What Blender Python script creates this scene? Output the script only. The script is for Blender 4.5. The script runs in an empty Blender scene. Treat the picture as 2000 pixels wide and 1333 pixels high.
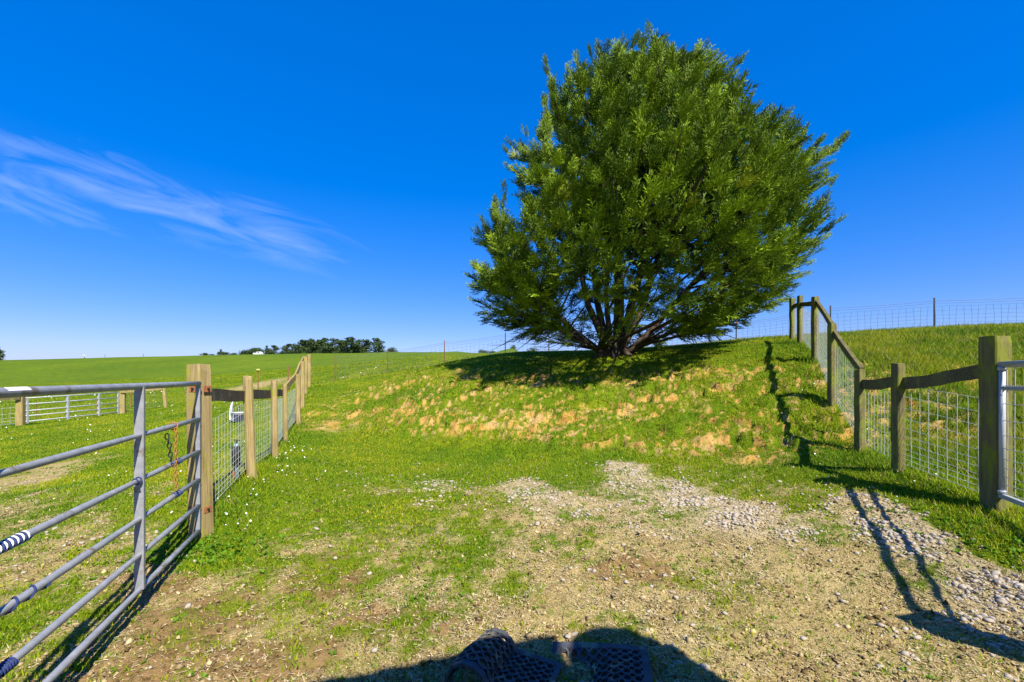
import bpy, math, random
import numpy as np
from mathutils import Vector, Matrix

# ------------------------------------------------------------------ camera, sky, sun, exposure
scn = bpy.context.scene
COL = scn.collection
R = math.radians
EYE = 1.5
F = 889.0                      # focal length in photo pixels (photo 2000 wide)
HOR = 735.0                    # eye-level line in photo pixels

cam_d = bpy.data.cameras.new('camera')
cam_d.sensor_width = 36.0
cam_d.lens = 36.0 * F / 2000.0
cam_d.shift_y = (HOR - 666.5) / 2000.0
cam_d.clip_start = 0.05
cam_d.clip_end = 5000
cam = bpy.data.objects.new('camera', cam_d)
cam.location = (0, 0, EYE)
cam.rotation_euler = (R(90), 0, 0)
COL.objects.link(cam)
scn.camera = cam

SUN_EL = R(48.0)
SUN_AZ = R(31.0)               # sun stands behind the camera, this far round to the right
to_sun = Vector((math.sin(SUN_AZ) * math.cos(SUN_EL), -math.cos(SUN_AZ) * math.cos(SUN_EL), math.sin(SUN_EL)))

world = bpy.data.worlds.new('World')
scn.world = world
world.use_nodes = True
wn, wl = world.node_tree.nodes, world.node_tree.links
wn.clear()
w_out = wn.new('ShaderNodeOutputWorld')
w_bg = wn.new('ShaderNodeBackground')
w_bg.inputs['Strength'].default_value = 0.103
sky = wn.new('ShaderNodeTexSky')
sky.sky_type = 'NISHITA'
sky.sun_disc = False
sky.sun_elevation = SUN_EL
sky.sun_rotation = math.pi - SUN_AZ
sky.altitude = 100
sky.air_density = 1.0
sky.dust_density = 0.35
sky.ozone_density = 4.0
hsv = wn.new('ShaderNodeHueSaturation')
hsv.inputs['Saturation'].default_value = 2.25
hsv.inputs['Value'].default_value = 1.0
gam = wn.new('ShaderNodeGamma'); gam.inputs['Gamma'].default_value = .50     # flat, tone-mapped sky of the photograph
wl.new(sky.outputs['Color'], gam.inputs['Color']); wl.new(gam.outputs[0], hsv.inputs['Color'])
tintn = wn.new('ShaderNodeMix'); tintn.data_type = 'RGBA'; tintn.blend_type = 'MULTIPLY'; tintn.inputs['Factor'].default_value = 1.0
wl.new(hsv.outputs['Color'], tintn.inputs['A']); tintn.inputs['B'].default_value = (1.28, 1.36, 2.28, 1)     # the photograph's strong blue rendering of the clear sky


def wmath(op, a, b=None, c=None, clamp=False):
    n = wn.new('ShaderNodeMath'); n.operation = op; n.use_clamp = clamp
    for i, v in enumerate((a, b, c)):
        if v is None:
            continue
        if isinstance(v, (int, float)):
            n.inputs[i].default_value = v
        else:
            wl.new(v, n.inputs[i])
    return n.outputs[0]


# thin cirrus high in the sky: noise on a flat cloud layer, faded outside one drifting bank
tc = wn.new('ShaderNodeTexCoord')
sep = wn.new('ShaderNodeSeparateXYZ')
wl.new(tc.outputs['Generated'], sep.inputs[0])
zc = wmath('MAXIMUM', sep.outputs['Z'], 0.03)
cu = wmath('DIVIDE', sep.outputs['X'], sep.outputs['Y'])      # bearing of the wisps
cv = wmath('DIVIDE', sep.outputs['Z'], sep.outputs['Y'])      # height of the wisps
# streak axes: the wisps run down towards the right
ca, sa = math.cos(R(-19)), math.sin(R(-19))
along = wmath('ADD', wmath('MULTIPLY', cu, ca), wmath('MULTIPLY', cv, sa))
across = wmath('SUBTRACT', wmath('MULTIPLY', cv, ca), wmath('MULTIPLY', cu, sa))
comb = wn.new('ShaderNodeCombineXYZ')
wl.new(wmath('MULTIPLY', along, 2.6), comb.inputs[0])
wl.new(wmath('MULTIPLY', across, 13.0), comb.inputs[1])
nz = wn.new('ShaderNodeTexNoise'); nz.noise_dimensions = '3D'
nz.inputs['Scale'].default_value = 1.25; nz.inputs['Detail'].default_value = 12
nz.inputs['Roughness'].default_value = 0.58; nz.inputs['Distortion'].default_value = 0.9
wl.new(comb.outputs[0], nz.inputs['Vector'])


def bump_mask(u0, v0, ru, rv):
    a = wmath('DIVIDE', wmath('SUBTRACT', along, u0), ru)
    b = wmath('DIVIDE', wmath('SUBTRACT', across, v0), rv)
    d = wmath('ADD', wmath('MULTIPLY', a, a), wmath('MULTIPLY', b, b))
    return wmath('SUBTRACT', 1.0, d, clamp=True)


def sky_uv(px, py):
    u, v = (px - 1000) / F, (HOR - py) / F
    return u * ca + v * sa, v * ca - u * sa


m1 = bump_mask(*sky_uv(250, 372), 0.42, 0.085)
m2 = bump_mask(*sky_uv(500, 445), 0.30, 0.070)
m3 = bump_mask(*sky_uv(20, 372), 0.30, 0.06)
msk = wmath('MAXIMUM', wmath('MAXIMUM', m1, m2), m3)
thr = wmath('MULTIPLY', wmath('SUBTRACT', wmath('ADD', nz.outputs['Fac'], wmath('MULTIPLY', msk, 0.18)), 0.55), 2.5, clamp=True)
cl = wmath('MULTIPLY', wmath('MULTIPLY', thr, wmath('POWER', msk, 0.6)), 0.30, clamp=True)
front = wmath('GREATER_THAN', sep.outputs['Y'], 0.02)
cl = wmath('MULTIPLY', cl, front)
cmix = wn.new('ShaderNodeMix'); cmix.data_type = 'RGBA'
wl.new(cl, cmix.inputs['Factor'])
wl.new(tintn.outputs['Result'], cmix.inputs['A'])
cmix.inputs['B'].default_value = (5.2, 5.7, 7.2, 1)
wl.new(cmix.outputs['Result'], w_bg.inputs['Color'])
wl.new(w_bg.outputs[0], w_out.inputs['Surface'])

sun_d = bpy.data.lights.new('sun', 'SUN')
sun_d.energy = 5.0
sun_d.angle = R(0.5)
sun_d.color = (1.0, 0.95, 0.86)
sun = bpy.data.objects.new('sun', sun_d)
sun.rotation_euler = to_sun.to_track_quat('Z', 'Y').to_euler()
sun.location = to_sun * 60
COL.objects.link(sun)

scn.view_settings.view_transform = 'Standard'
scn.view_settings.look = 'None'
scn.view_settings.gamma = 1.0
scn.view_settings.use_curve_mapping = False
scn.view_settings.exposure = 0.92
scn.cycles.max_bounces = 6
scn.cycles.transparent_max_bounces = 4

rng = np.random.default_rng(7)
random.seed(7)

# ------------------------------------------------------------------ noise
_perm = np.random.default_rng(3).permutation(512)
_perm = np.concatenate([_perm, _perm])
_gang = np.random.default_rng(4).random(512) * 2 * np.pi
_gx, _gy = np.cos(_gang), np.sin(_gang)


def perlin(x, y, seed=0):
    x = np.asarray(x, float) + seed * 17.31; y = np.asarray(y, float) - seed * 9.7
    xi = np.floor(x).astype(np.int64); yi = np.floor(y).astype(np.int64)
    xf = x - xi; yf = y - yi
    u = xf * xf * xf * (xf * (xf * 6 - 15) + 10); v = yf * yf * yf * (yf * (yf * 6 - 15) + 10)

    def g(ix, iy, dx, dy):
        h = _perm[(_perm[ix & 511] + iy) & 511]
        return _gx[h] * dx + _gy[h] * dy
    a = g(xi, yi, xf, yf); b = g(xi + 1, yi, xf - 1, yf)
    c = g(xi, yi + 1, xf, yf - 1); d = g(xi + 1, yi + 1, xf - 1, yf - 1)
    return (a + (b - a) * u + ((c + (d - c) * u) - (a + (b - a) * u)) * v) * 1.5


def fbm(x, y, o=4, seed=0):
    s, a = 0.0, 0.5
    for i in range(o):
        s = s + a * perlin(x * 2 ** i, y * 2 ** i, seed + i * 5)
        a *= 0.5
    return s


def sstep(a, b, x):
    t = np.clip((np.asarray(x, float) - a) / (b - a), 0, 1)
    return t * t * (3 - 2 * t)


# ------------------------------------------------------------------ the lie of the land (thin-plate spline)
def pp(px, py, d):
    return ((px - 1000) / F * d, d, EYE + (HOR - py) / F * d)


LEFT_POSTS = [(392, 1045, 4.0), (490, 933, 5.6), (537, 897, 6.95), (558, 863, 9.0), (583, 829, 11.2), (591, 797, 12.6), (597, 772, 15.0), (604, 757, 17.5)]
CP = [(0, 0, 0), (-3, 0, 0.0), (3, 0, .05), (0, -8, 0), (-8, -6, -.1), (8, -6, .3), (0, 2.2, 0), (-1.2, 2.2, .0), (1.4, 2.3, .03), (-1.9, 2.0, .0),
      (0, 3.5, .05), (0, 5.7, .12), (-1.3, 4.6, .1), (1.56, 4.63, .12), (2.9, 5.17, .27), (2.67, 2.64, .1), (3.45, 3.09, .28), (2.0, 3.6, .1),
      (4.04, 3.8, .37), (4.03, 4.75, .50), (4.43, 5.8, .54), (5.06, 7.2, 1.08), (5.99, 9.0, 1.79), (6.96, 11, 2.28), (7.69, 12.5, 2.46)]
CP += [pp(*q) for q in LEFT_POSTS]
CP += [pp(*q) for q in [
    (1000, 880, 8.1), (1000, 820, 9.3), (1000, 770, 10.7), (1000, 730, 12.3), (1000, 705, 14), (1000, 690, 18),
    (1200, 872, 7.6), (1200, 820, 8.6), (1200, 770, 9.9), (1200, 725, 11.5), (1200, 695, 13.5), (1200, 685, 19),
    (1400, 868, 7.0), (1400, 800, 8.0), (1400, 740, 9.4), (1400, 700, 11.2), (1400, 675, 13.5), (1438, 670, 19.2),
    (800, 873, 8.8), (800, 820, 10), (800, 770, 12), (800, 735, 15), (868, 712, 22.3), (987, 695, 22.5), (1120, 689, 21.6),
    (690, 852, 10), (690, 795, 12.5), (690, 757, 16), (757, 728, 22.6), (655, 745, 21),
    (40, 832, 17.8), (240, 808, 21.7), (322, 797, 22), (300, 900, 9), (150, 950, 6.5), (60, 1000, 5), (0, 1100, 3.5), (450, 800, 16), (540, 760, 25),
    (0, 768, 40), (300, 745, 50), (600, 718, 60), (0, 735, 80), (300, 716, 90), (650, 703, 100), (0, 705, 150), (200, 701, 160), (390, 697, 170), (600, 693, 170), (800, 690, 170), (900, 688, 170), (1000, 690, 170), (-600, 712, 150), (-600, 800, 40), (940, 697, 35), (1050, 694, 30), (1100, 696, 45), (850, 698, 40), (760, 704, 40), (1200, 694, 35), (1000, 697, 70), (850, 696, 80), (1300, 690, 30), (700, 712, 35), (640, 722, 32), (900, 693, 110), (960, 693, 120), (1030, 694, 110), (950, 691, 150), (1010, 691, 150), (850, 693, 120), (980, 696, 50), (1060, 694, 80), (1100, 692, 150),
    (1850, 850, 6), (1960, 770, 7.2), (1720, 720, 8.2), (1850, 690, 10.5), (1825, 645, 17), (1650, 660, 14), (2000, 640, 16), (2000, 800, 6), (2300, 640, 15), (2300, 800, 5.5)]]
CP += [(18, 60, 3.2), (40, 50, 3.5), (60, 60, 3.5), (70, 150, 4), (30, 170, 8), (60, 400, 0), (-60, 420, 2), (-250, 420, 2), (-450, 400, 0), (-420, 150, 4), (200, 300, 0), (500, 400, 0), (-600, 900, -30), (0, 900, -30), (600, 900, -30), (20, -30, 0), (-30, -30, 0), (120, 0, 2), (-100, 0, -1), (200, 20, 1), (400, -60, 0), (-400, -60, 0)]
CP = np.array(CP, float)
WK = 6.0


def warp(v):
    return np.arcsinh(np.asarray(v, float) / WK)


def _U(r2):
    return np.where(r2 < 1e-12, 0, r2 * np.log(np.maximum(r2, 1e-12)))


_cx, _cy = warp(CP[:, 0]), warp(CP[:, 1])
_n = len(CP)
_K = _U((_cx[:, None] - _cx) ** 2 + (_cy[:, None] - _cy) ** 2) + np.eye(_n) * 0.002
_P = np.stack([np.ones(_n), _cx, _cy], 1)
_A = np.zeros((_n + 3, _n + 3)); _A[:_n, :_n] = _K; _A[:_n, _n:] = _P; _A[_n:, :_n] = _P.T
_W = np.linalg.solve(_A, np.concatenate([CP[:, 2], np.zeros(3)]))


def tps(x, y):
    x = np.atleast_1d(np.asarray(x, float)).ravel(); y = np.atleast_1d(np.asarray(y, float)).ravel()
    out = np.empty(len(x))
    for s in range(0, len(x), 40000):
        a, b = warp(x[s:s + 40000]), warp(y[s:s + 40000])
        out[s:s + 40000] = _U((a[:, None] - _cx) ** 2 + (b[:, None] - _cy) ** 2) @ _W[:_n] + _W[_n] + a * _W[_n + 1] + b * _W[_n + 2]
    return out


# fence lines in plan
RIGHT_POSTS = [(4.04, 3.8), (4.03, 4.75), (4.43, 5.8), (5.06, 7.2), (5.99, 9.0), (6.96, 11.0), (7.69, 12.5)]
LP = np.array([pp(*q)[:2] for q in LEFT_POSTS])
RP = np.array(RIGHT_POSTS)


def left_line(y):
    return np.interp(y, LP[:, 1], LP[:, 0], left=None) + np.where(y < 4, (4 - y) * 0.349, 0)


def right_line(y):
    return np.interp(y, RP[:, 1], RP[:, 0]) + np.where(y < 3.8, (y - 3.8) * 0.556, 0)


def land(x, y):
    """height and cover of the ground: returns z, bank, scarp"""
    x = np.atleast_1d(np.asarray(x, float)).ravel(); y = np.atleast_1d(np.asarray(y, float)).ravel()
    z = tps(x, y)
    e = 0.25
    near = (y > 3) & (y < 30) & (np.abs(x) < 30)
    slope = np.zeros_like(z)
    if near.any():
        xs, ys = x[near], y[near]
        zx = (tps(xs + e, ys) - tps(xs - e, ys)) / (2 * e); zy = (tps(xs, ys + e) - tps(xs, ys - e)) / (2 * e)
        slope[near] = np.hypot(zx, zy)
    inside = sstep(-.2, .5, x - left_line(y)) * sstep(26, 18, y)
    bank = sstep(.14, .30, slope) * inside * sstep(5.2, 6.6, y)
    # terraces trodden by stock: small steps across the bank
    n1 = fbm(x * .9, y * .9, 3, 11)
    s = z + .22 * n1 + .13 * fbm(x * 2.6, y * 2.6, 3, 15)
    st = .19
    fr = s / st - np.floor(s / st)
    k = bank * sstep(-.35, .15, fbm(x * .55 + 3, y * 1.1, 2, 21)) * sstep(2.15, 1.5, z)
    z = z + k * st * 0.95 * (sstep(.60, .86, fr) - fr)
    scarp = k * sstep(.54, .62, fr) * sstep(.94, .84, fr)
    # lumps and hoof pocks
    d = np.hypot(x, y)
    fade = sstep(45, 12, d)
    z = z + fade * (.035 * fbm(x * 1.3, y * 1.3, 3, 31) + .022 * fbm(x * 4.5, y * 4.5, 3, 41))
    z = z + bank * (.10 * fbm(x * 2.6, y * 2.6, 3, 44) + .08 * np.abs(fbm(x * 4.2, y * 4.2, 3, 47)))
    yard = sstep(7.5, 4.5, y) * sstep(9, 6, np.abs(x))
    pock = np.abs(fbm(x * 5.0, y * 5.0, 3, 51))
    z = z + yard * (1 - .55 * sstep(.5, 2.5, x)) * (.055 * (pock - .12) + .030 * fbm(x * 12, y * 12, 3, 61))
    z = z + sstep(40, 120, d) * .25 * fbm(x * .06, y * .06, 3, 71)
    return z, bank, scarp


def H(x, y):
    return float(land([x], [y])[0][0])


def at(px, py, lo=1.2, hi=260):
    """ground point seen at a photo pixel"""
    ds = np.geomspace(lo, hi, 500)
    xs = (px - 1000) / F * ds; zs = EYE + (HOR - py) / F * ds
    below = zs < tps(xs, ds)
    i = int(np.argmax(below)) if below.any() else len(ds) - 1
    a, b = ds[max(i - 1, 0)], ds[i]
    for _ in range(18):
        m = (a + b) / 2
        if EYE + (HOR - py) / F * m < tps([(px - 1000) / F * m], [m])[0]:
            b = m
        else:
            a = m
    return np.array([(px - 1000) / F * b, b])


# cover survey: (photo px, py, grass share, loose pale stone share)
COVER = [(100, 1300, .3, 0), (50, 1200, .55, 0), (150, 1050, .22, .35), (100, 930, .1, .3), (60, 890, .9, 0), (250, 970, .55, .15), (300, 1120, .12, .1), (330, 1000, .9, .05),
         (100, 860, 1, 0), (250, 850, 1, 0), (20, 1000, .35, .3), (200, 915, .9, 0), (180, 1180, .35, .05), (20, 930, .12, .25), (240, 1040, .3, .4), (320, 930, .95, 0),
         (350, 1250, .03, 0), (300, 1320, .02, 0), (450, 1300, .05, 0), (600, 1300, .08, 0), (700, 1250, .12, 0), (500, 1150, .36, 0), (420, 1090, .85, 0), (460, 1010, 1, 0),
         (380, 1150, .12, 0), (600, 1080, .5, 0), (600, 980, .62, .16), (560, 920, 1, 0), (700, 930, .7, .32), (650, 900, .95, .06), (830, 965, .5, .75), (760, 990, .55, .3),
         (640, 1030, .5, .14), (700, 1040, .5, .06), (800, 1080, .48, .04), (900, 1050, .42, .05), (800, 1180, .30, .04), (700, 1150, .36, .02), (950, 1150, .28, .05), (1000, 1010, .4, .2), (1045, 968, .15, .95), (1055, 990, .2, .6),
         (1100, 1080, .22, .1), (1100, 930, .75, .15), (950, 910, 1, .1), (760, 915, .85, .2), (1200, 1200, .1, .08), (1100, 1150, .14, .12), (1000, 1250, .08, .06), (1240, 915, .2, .95), (1300, 905, .6, .4), (1270, 945, .2, .85),
         (1330, 965, .2, .95), (1400, 990, .1, 1.0), (1470, 1012, .1, .9), (1300, 1030, .12, .55), (1400, 935, .55, .15), (1350, 1100, .1, .06), (1300, 1180, .08, .12), (1500, 1100, .05, .02), (1600, 1200, .04, .02),
         (1500, 1280, .06, .04), (1450, 955, .4, .1), (1550, 965, .4, .1), (1600, 920, .9, .03), (1680, 985, .15, .6), (1750, 1010, .1, .8), (1800, 1050, .05, .8), (1850, 1100, .04, .7),
         (1900, 1130, .04, .8), (1980, 1150, .04, .9), (1950, 1200, .03, .6), (1850, 1230, .03, .3), (1700, 1100, .04, .12), (1750, 1180, .04, .06), (1800, 965, 1, 0), (1880, 1010, 1, 0),
         (1960, 1050, 1, 0), (1995, 1090, .9, .1), (1720, 940, 1, 0), (1500, 885, 1, 0), (1250, 880, 1, 0), (1000, 880, 1, 0), (800, 870, 1, 0), (650, 865, 1, 0), (1350, 880, 1, 0), (1100, 890, 1, 0), (1560, 900, 1, 0)]
_cw = np.array([at(c[0], c[1]) for c in COVER])
_cwx, _cwy = warp(_cw[:, 0] * 2), warp(_cw[:, 1] * 2)
_cg = np.array([c[2] for c in COVER]); _cs = np.array([c[3] for c in COVER])


def cover(x, y, bank, scarp, z):
    """grass 0-1, clay 0-1, stone 0-1, dry 0-1"""
    x = np.asarray(x, float); y = np.asarray(y, float)
    g = np.ones(len(x)); st = np.zeros(len(x))
    m = (y < 14) & (np.abs(x) < 14)
    idx = np.nonzero(m)[0]
    for s in range(0, len(idx), 40000):
        ii = idx[s:s + 40000]
        a, b = warp(x[ii] * 2), warp(y[ii] * 2)
        r2 = (a[:, None] - _cwx) ** 2 + (b[:, None] - _cwy) ** 2 + 2e-4
        w = r2 ** -2.2
        ws = w.sum(1)
        g[ii] = (w @ _cg) / ws; st[ii] = (w @ _cs) / ws
    g = np.maximum(g, sstep(9.0, 11.5, y))
    g = np.maximum(g, sstep(.02, .2, bank))
    st = st * (1 - sstep(9, 11, y)) * (1 - sstep(.05, .3, bank))
    # right of the right fence, and just along the fences, the grass is long
    rr = x - right_line(y)
    g = np.maximum(g, sstep(.25, .6, rr) * sstep(3.0, 3.6, y))
    # break the survey up into patches
    nz_ = fbm(x * 1.6, y * 1.6, 3, 81) * .75 + fbm(x * 6, y * 6, 3, 85) * .75 + fbm(x * 17, y * 17, 2, 88) * .5
    nz_ = nz_ + fbm(x * 34, y * 34, 2, 89) * .55 * (y < 8)
    gp = sstep(-.24, .24, (g - .34) * 1.05 + nz_ * .70)
    gp = np.where(g > .97, np.maximum(gp, .9), gp)
    # clay on the bank: scarps and slips
    cn = .8 * fbm(x * .7 + 9, y * .9, 2, 91) + .8 * fbm(x * 2.6, y * 2.6, 3, 95)
    hf = 1.35 * fbm(x * 9, y * 9, 3, 99)
    low = sstep(.22, .40, z) * sstep(2.1, 1.3, z)
    foot = sstep(.22, .36, z) * sstep(1.05, .6, z)
    lefty = sstep(-3.4, -1.5, x)
    bb = sstep(.02, .35, bank)
    rb_ = .10 * sstep(.2, .8, x - right_line(y)) * sstep(2.2, 1.6, z)
    clay = scarp * sstep(.07, .15, cn + .10 * low + .12 * foot - .12 + 1.1 * hf + rb_) + bb * low * sstep(.28, .36, cn + .12 * foot * lefty + 1.25 * hf - .07 + rb_)
    clay = np.clip(clay, 0, 1) * sstep(.15, .6, low)
    return gp, clay, st


# ------------------------------------------------------------------ materials
def new_mat(name):
    m = bpy.data.materials.new(name); m.use_nodes = True
    nt = m.node_tree; nt.nodes.clear()
    out = nt.nodes.new('ShaderNodeOutputMaterial')
    b = nt.nodes.new('ShaderNodeBsdfPrincipled')
    nt.links.new(b.outputs[0], out.inputs['Surface'])
    return m, nt, b, out


def n_noise(nt, scale, detail=4, rough=.55, vec=None, dist=0.0):
    n = nt.nodes.new('ShaderNodeTexNoise')
    n.inputs['Scale'].default_value = scale; n.inputs['Detail'].default_value = detail
    n.inputs['Roughness'].default_value = rough; n.inputs['Distortion'].default_value = dist
    if vec is not None:
        nt.links.new(vec, n.inputs['Vector'])
    return n.outputs['Fac']


def n_ramp(nt, fac, stops):
    r = nt.nodes.new('ShaderNodeValToRGB')
    els = r.color_ramp.elements
    while len(els) < len(stops):
        els.new(.5)
    for e, (p, c) in zip(els, stops):
        e.position = p; e.color = (*c, 1) if len(c) == 3 else c
    nt.links.new(fac, r.inputs['Fac'])
    return r.outputs['Color']


def n_mix(nt, fac, a, b, mode='MIX'):
    m = nt.nodes.new('ShaderNodeMix'); m.data_type = 'RGBA'; m.blend_type = mode
    for key, v in (('Factor', fac), ('A', a), ('B', b)):
        if isinstance(v, (int, float)):
            m.inputs[key].default_value = v
        elif isinstance(v, tuple):
            m.inputs[key].default_value = (*v, 1)
        else:
            nt.links.new(v, m.inputs[key])
    return m.outputs['Result']


def n_math(nt, op, a, b=None, clamp=False):
    m = nt.nodes.new('ShaderNodeMath'); m.operation = op; m.use_clamp = clamp
    for i, v in enumerate((a, b)):
        if v is None:
            continue
        if isinstance(v, (int, float)):
            m.inputs[i].default_value = v
        else:
            nt.links.new(v, m.inputs[i])
    return m.outputs[0]


def n_coord(nt, scale=(1, 1, 1), kind='Object'):
    t = nt.nodes.new('ShaderNodeTexCoord'); mp = nt.nodes.new('ShaderNodeMapping')
    mp.inputs['Scale'].default_value = scale
    nt.links.new(t.outputs[kind], mp.inputs['Vector'])
    return mp.outputs[0]


def n_bump(nt, b, height, strength, dist):
    n = nt.nodes.new('ShaderNodeBump')
    n.inputs['Strength'].default_value = strength; n.inputs['Distance'].default_value = dist
    nt.links.new(height, n.inputs['Height']); nt.links.new(n.outputs[0], b.inputs['Normal'])


def mat_simple(name, c1, c2, scale=8, rough=.8, metal=0., bump=.2, coord=(1, 1, 1), spots=None, spec=.5):
    m, nt, b, _ = new_mat(name)
    v = n_coord(nt, coord)
    n = n_noise(nt, scale, 6, .65, v)
    c = n_ramp(nt, n, [(.3, c1), (.7, c2)])
    if spots:
        s = n_noise(nt, spots[1], 4, .6, n_coord(nt))
        c = n_mix(nt, n_ramp(nt, s, [(spots[2], (0, 0, 0)), (spots[2] + .09, (1, 1, 1))]), c, spots[0])
    nt.links.new(c, b.inputs['Base Color'])
    b.inputs['Roughness'].default_value = rough; b.inputs['Metallic'].default_value = metal
    b.inputs['Specular IOR Level'].default_value = spec
    if bump:
        n_bump(nt, b, n, bump, .01)
    return m


def mat_wood(name, dark, light, lichen, amount, grain=(60, 60, 2.2)):
    m, nt, b, _ = new_mat(name)
    v = n_coord(nt, grain)
    g = n_noise(nt, 1.0, 6, .6, v, .4)
    c = n_ramp(nt, g, [(.28, dark), (.5, tuple((a + b_) / 2 for a, b_ in zip(dark, light))), (.72, light)])
    big = n_noise(nt, 5, 5, .6, n_coord(nt, (1, 1, .6)))
    c = n_mix(nt, n_math(nt, 'MULTIPLY', n_ramp(nt, big, [(.35, (0, 0, 0)), (.75, (1, 1, 1))]), .45), c, tuple(x * .6 for x in dark))
    ln = n_noise(nt, 9, 6, .7, n_coord(nt, (1, 1, .45)))
    c = n_mix(nt, n_ramp(nt, ln, [(.62 - amount * .3, (0, 0, 0)), (.74 - amount * .22, (1, 1, 1))]), c, lichen)
    nt.links.new(c, b.inputs['Base Color'])
    b.inputs['Roughness'].default_value = .9
    b.inputs['Specular IOR Level'].default_value = .15
    n_bump(nt, b, g, .55, .006)
    return m


M = {}
M['post_tan'] = mat_wood('weathered_tan_timber', (.19, .13, .05), (.48, .37, .165), (.30, .28, .03), .30)
M['post_olive'] = mat_wood('weathered_olive_timber', (.085, .07, .03), (.22, .185, .075), (.17, .19, .02), .55)
M['board_dark'] = mat_wood('dark_weathered_board', (.035, .028, .02), (.13, .105, .07), (.2, .19, .13), .18, (4, 60, 60))
M['board_olive'] = mat_wood('olive_weathered_board', (.06, .05, .025), (.19, .155, .07), (.16, .165, .04), .35, (5, 60, 60))
M['galv'] = mat_simple('galvanised_steel', (.20, .205, .215), (.33, .33, .335), 16, .48, .15, .08, spots=((.17, .13, .085), 7, .60))
M['galv_pale'] = mat_simple('pale_galvanised_steel', (.29, .30, .31), (.42, .43, .42), 6, .5, .1, .03)
M['wire'] = mat_simple('galvanised_wire', (.34, .36, .31), (.50, .51, .45), 30, .5, .2, 0)
M['wire_dark'] = mat_simple('dull_fence_wire', (.10, .10, .10), (.17, .17, .165), 8, .7, .2, 0)
M['rust'] = mat_simple('rusty_iron', (.20, .07, .025), (.38, .15, .05), 25, .9, 0, .3, spots=((.10, .035, .02), 30, .6))
M['rust_orange'] = mat_simple('orange_rust', (.28, .10, .018), (.42, .19, .05), 60, .9, 0, .3)
M['rust_post'] = mat_simple('rusty_post_paint', (.16, .06, .025), (.27, .12, .05), 20, .9, 0, .1)
M['dark_post'] = mat_simple('dark_painted_steel', (.018, .018, .02), (.04, .04, .045), 20, .7, 0, .1)
M['black_iron'] = mat_simple('black_iron', (.012, .012, .014), (.03, .03, .032), 30, .55, .3, .1)
M['black_foam'] = mat_simple('black_foam', (.012, .012, .016), (.028, .028, .034), 25, .8, 0, .2)
M['rubber'] = mat_simple('black_rubber', (.03, .031, .035), (.085, .085, .09), 18, .7, 0, .25, spots=((.20, .165, .10), 9, .54))
M['blue_rope'] = mat_simple('blue_rope', (.008, .016, .07), (.014, .035, .15), 40, .8, 0, .2)
M['white_rope'] = mat_simple('white_rope', (.55, .55, .52), (.75, .75, .72), 40, .8, 0, .1)
M['paper'] = mat_simple('white_sticker', (.72, .72, .70), (.82, .82, .80), 20, .6, 0, 0)
M['white_plastic'] = mat_simple('white_plastic', (.45, .45, .44), (.60, .60, .58), 8, .45, 0, .02)
M['navy_plastic'] = mat_simple('navy_plastic', (.01, .012, .04), (.02, .025, .08), 8, .45, 0, 0)
M['blue_pipe'] = mat_simple('blue_grey_pipe', (.16, .26, .32), (.28, .36, .40), 12, .5, 0, .05)
M['yellow'] = mat_simple('yellow_plastic', (.5, .42, .08), (.65, .55, .12), 8, .5, 0, 0)
M['ribbon'] = mat_simple('faded_pink_ribbon', (.42, .13, .07), (.6, .22, .12), 8, .8, 0, 0)
M['bark'] = mat_wood('grey_brown_bark', (.035, .024, .016), (.13, .095, .068), (.12, .12, .09), .12, (14, 14, 1.6))
M['bark_far'] = mat_simple('grey_brown_bark', (.05, .036, .025), (.10, .075, .055), 4, .9, 0, 0)
M['car_white'] = mat_simple('white_car_paint', (.70, .70, .70), (.78, .78, .78), 2, .3, 0, 0)
M['glass'] = mat_simple('dark_glass', (.03, .06, .08), (.04, .08, .10), 2, .1, 0, 0)
M['tyre'] = mat_simple('tyre_rubber', (.015, .015, .015), (.03, .03, .03), 4, .8, 0, 0)
M['stone'] = mat_simple('pale_stone', (.25, .20, .14), (.46, .40, .31), 30, .9, 0, .3, spots=((.26, .20, .13), 14, .62))
M['clod'] = mat_simple('dry_clod', (.14, .09, .036), (.36, .26, .12), 25, .95, 0, .4, spots=((.36, .29, .18), 18, .64))
M['petal'] = mat_simple('white_petal', (.70, .70, .64), (.82, .82, .76), 8, .8, 0, 0)
M['shed_board'] = mat_wood('shed_boards', (.10, .06, .04), (.24, .16, .1), (.2, .2, .1), .1)
M['roof_tin'] = mat_simple('roof_tin', (.3, .3, .3), (.42, .42, .42), 6, .5, .3, 0)


def mat_leafy(name, trans=.35, attr='tint', rough=.75, spec=.15):
    m, nt, b, out = new_mat(name)
    a = nt.nodes.new('ShaderNodeAttribute'); a.attribute_name = attr
    nt.links.new(a.outputs['Color'], b.inputs['Base Color'])
    b.inputs['Roughness'].default_value = rough; b.inputs['Specular IOR Level'].default_value = spec
    t = nt.nodes.new('ShaderNodeBsdfTranslucent')
    nt.links.new(a.outputs['Color'], t.inputs['Color'])
    mx = nt.nodes.new('ShaderNodeMixShader'); mx.inputs[0].default_value = trans
    nt.links.new(b.outputs[0], mx.inputs[1]); nt.links.new(t.outputs[0], mx.inputs[2])
    nt.links.new(mx.outputs[0], out.inputs['Surface'])
    return m


M['grass'] = mat_leafy('grass_blades', .38)
M['needle'] = mat_leafy('cypress_sprays', .10, rough=.65, spec=.18)
M['needle_far'] = mat_leafy('far_foliage', .1)
M['straw'] = mat_leafy('dry_straw', .2)
M['clod'] = mat_leafy('dry_clods', .0, rough=.95, spec=.05)


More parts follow.
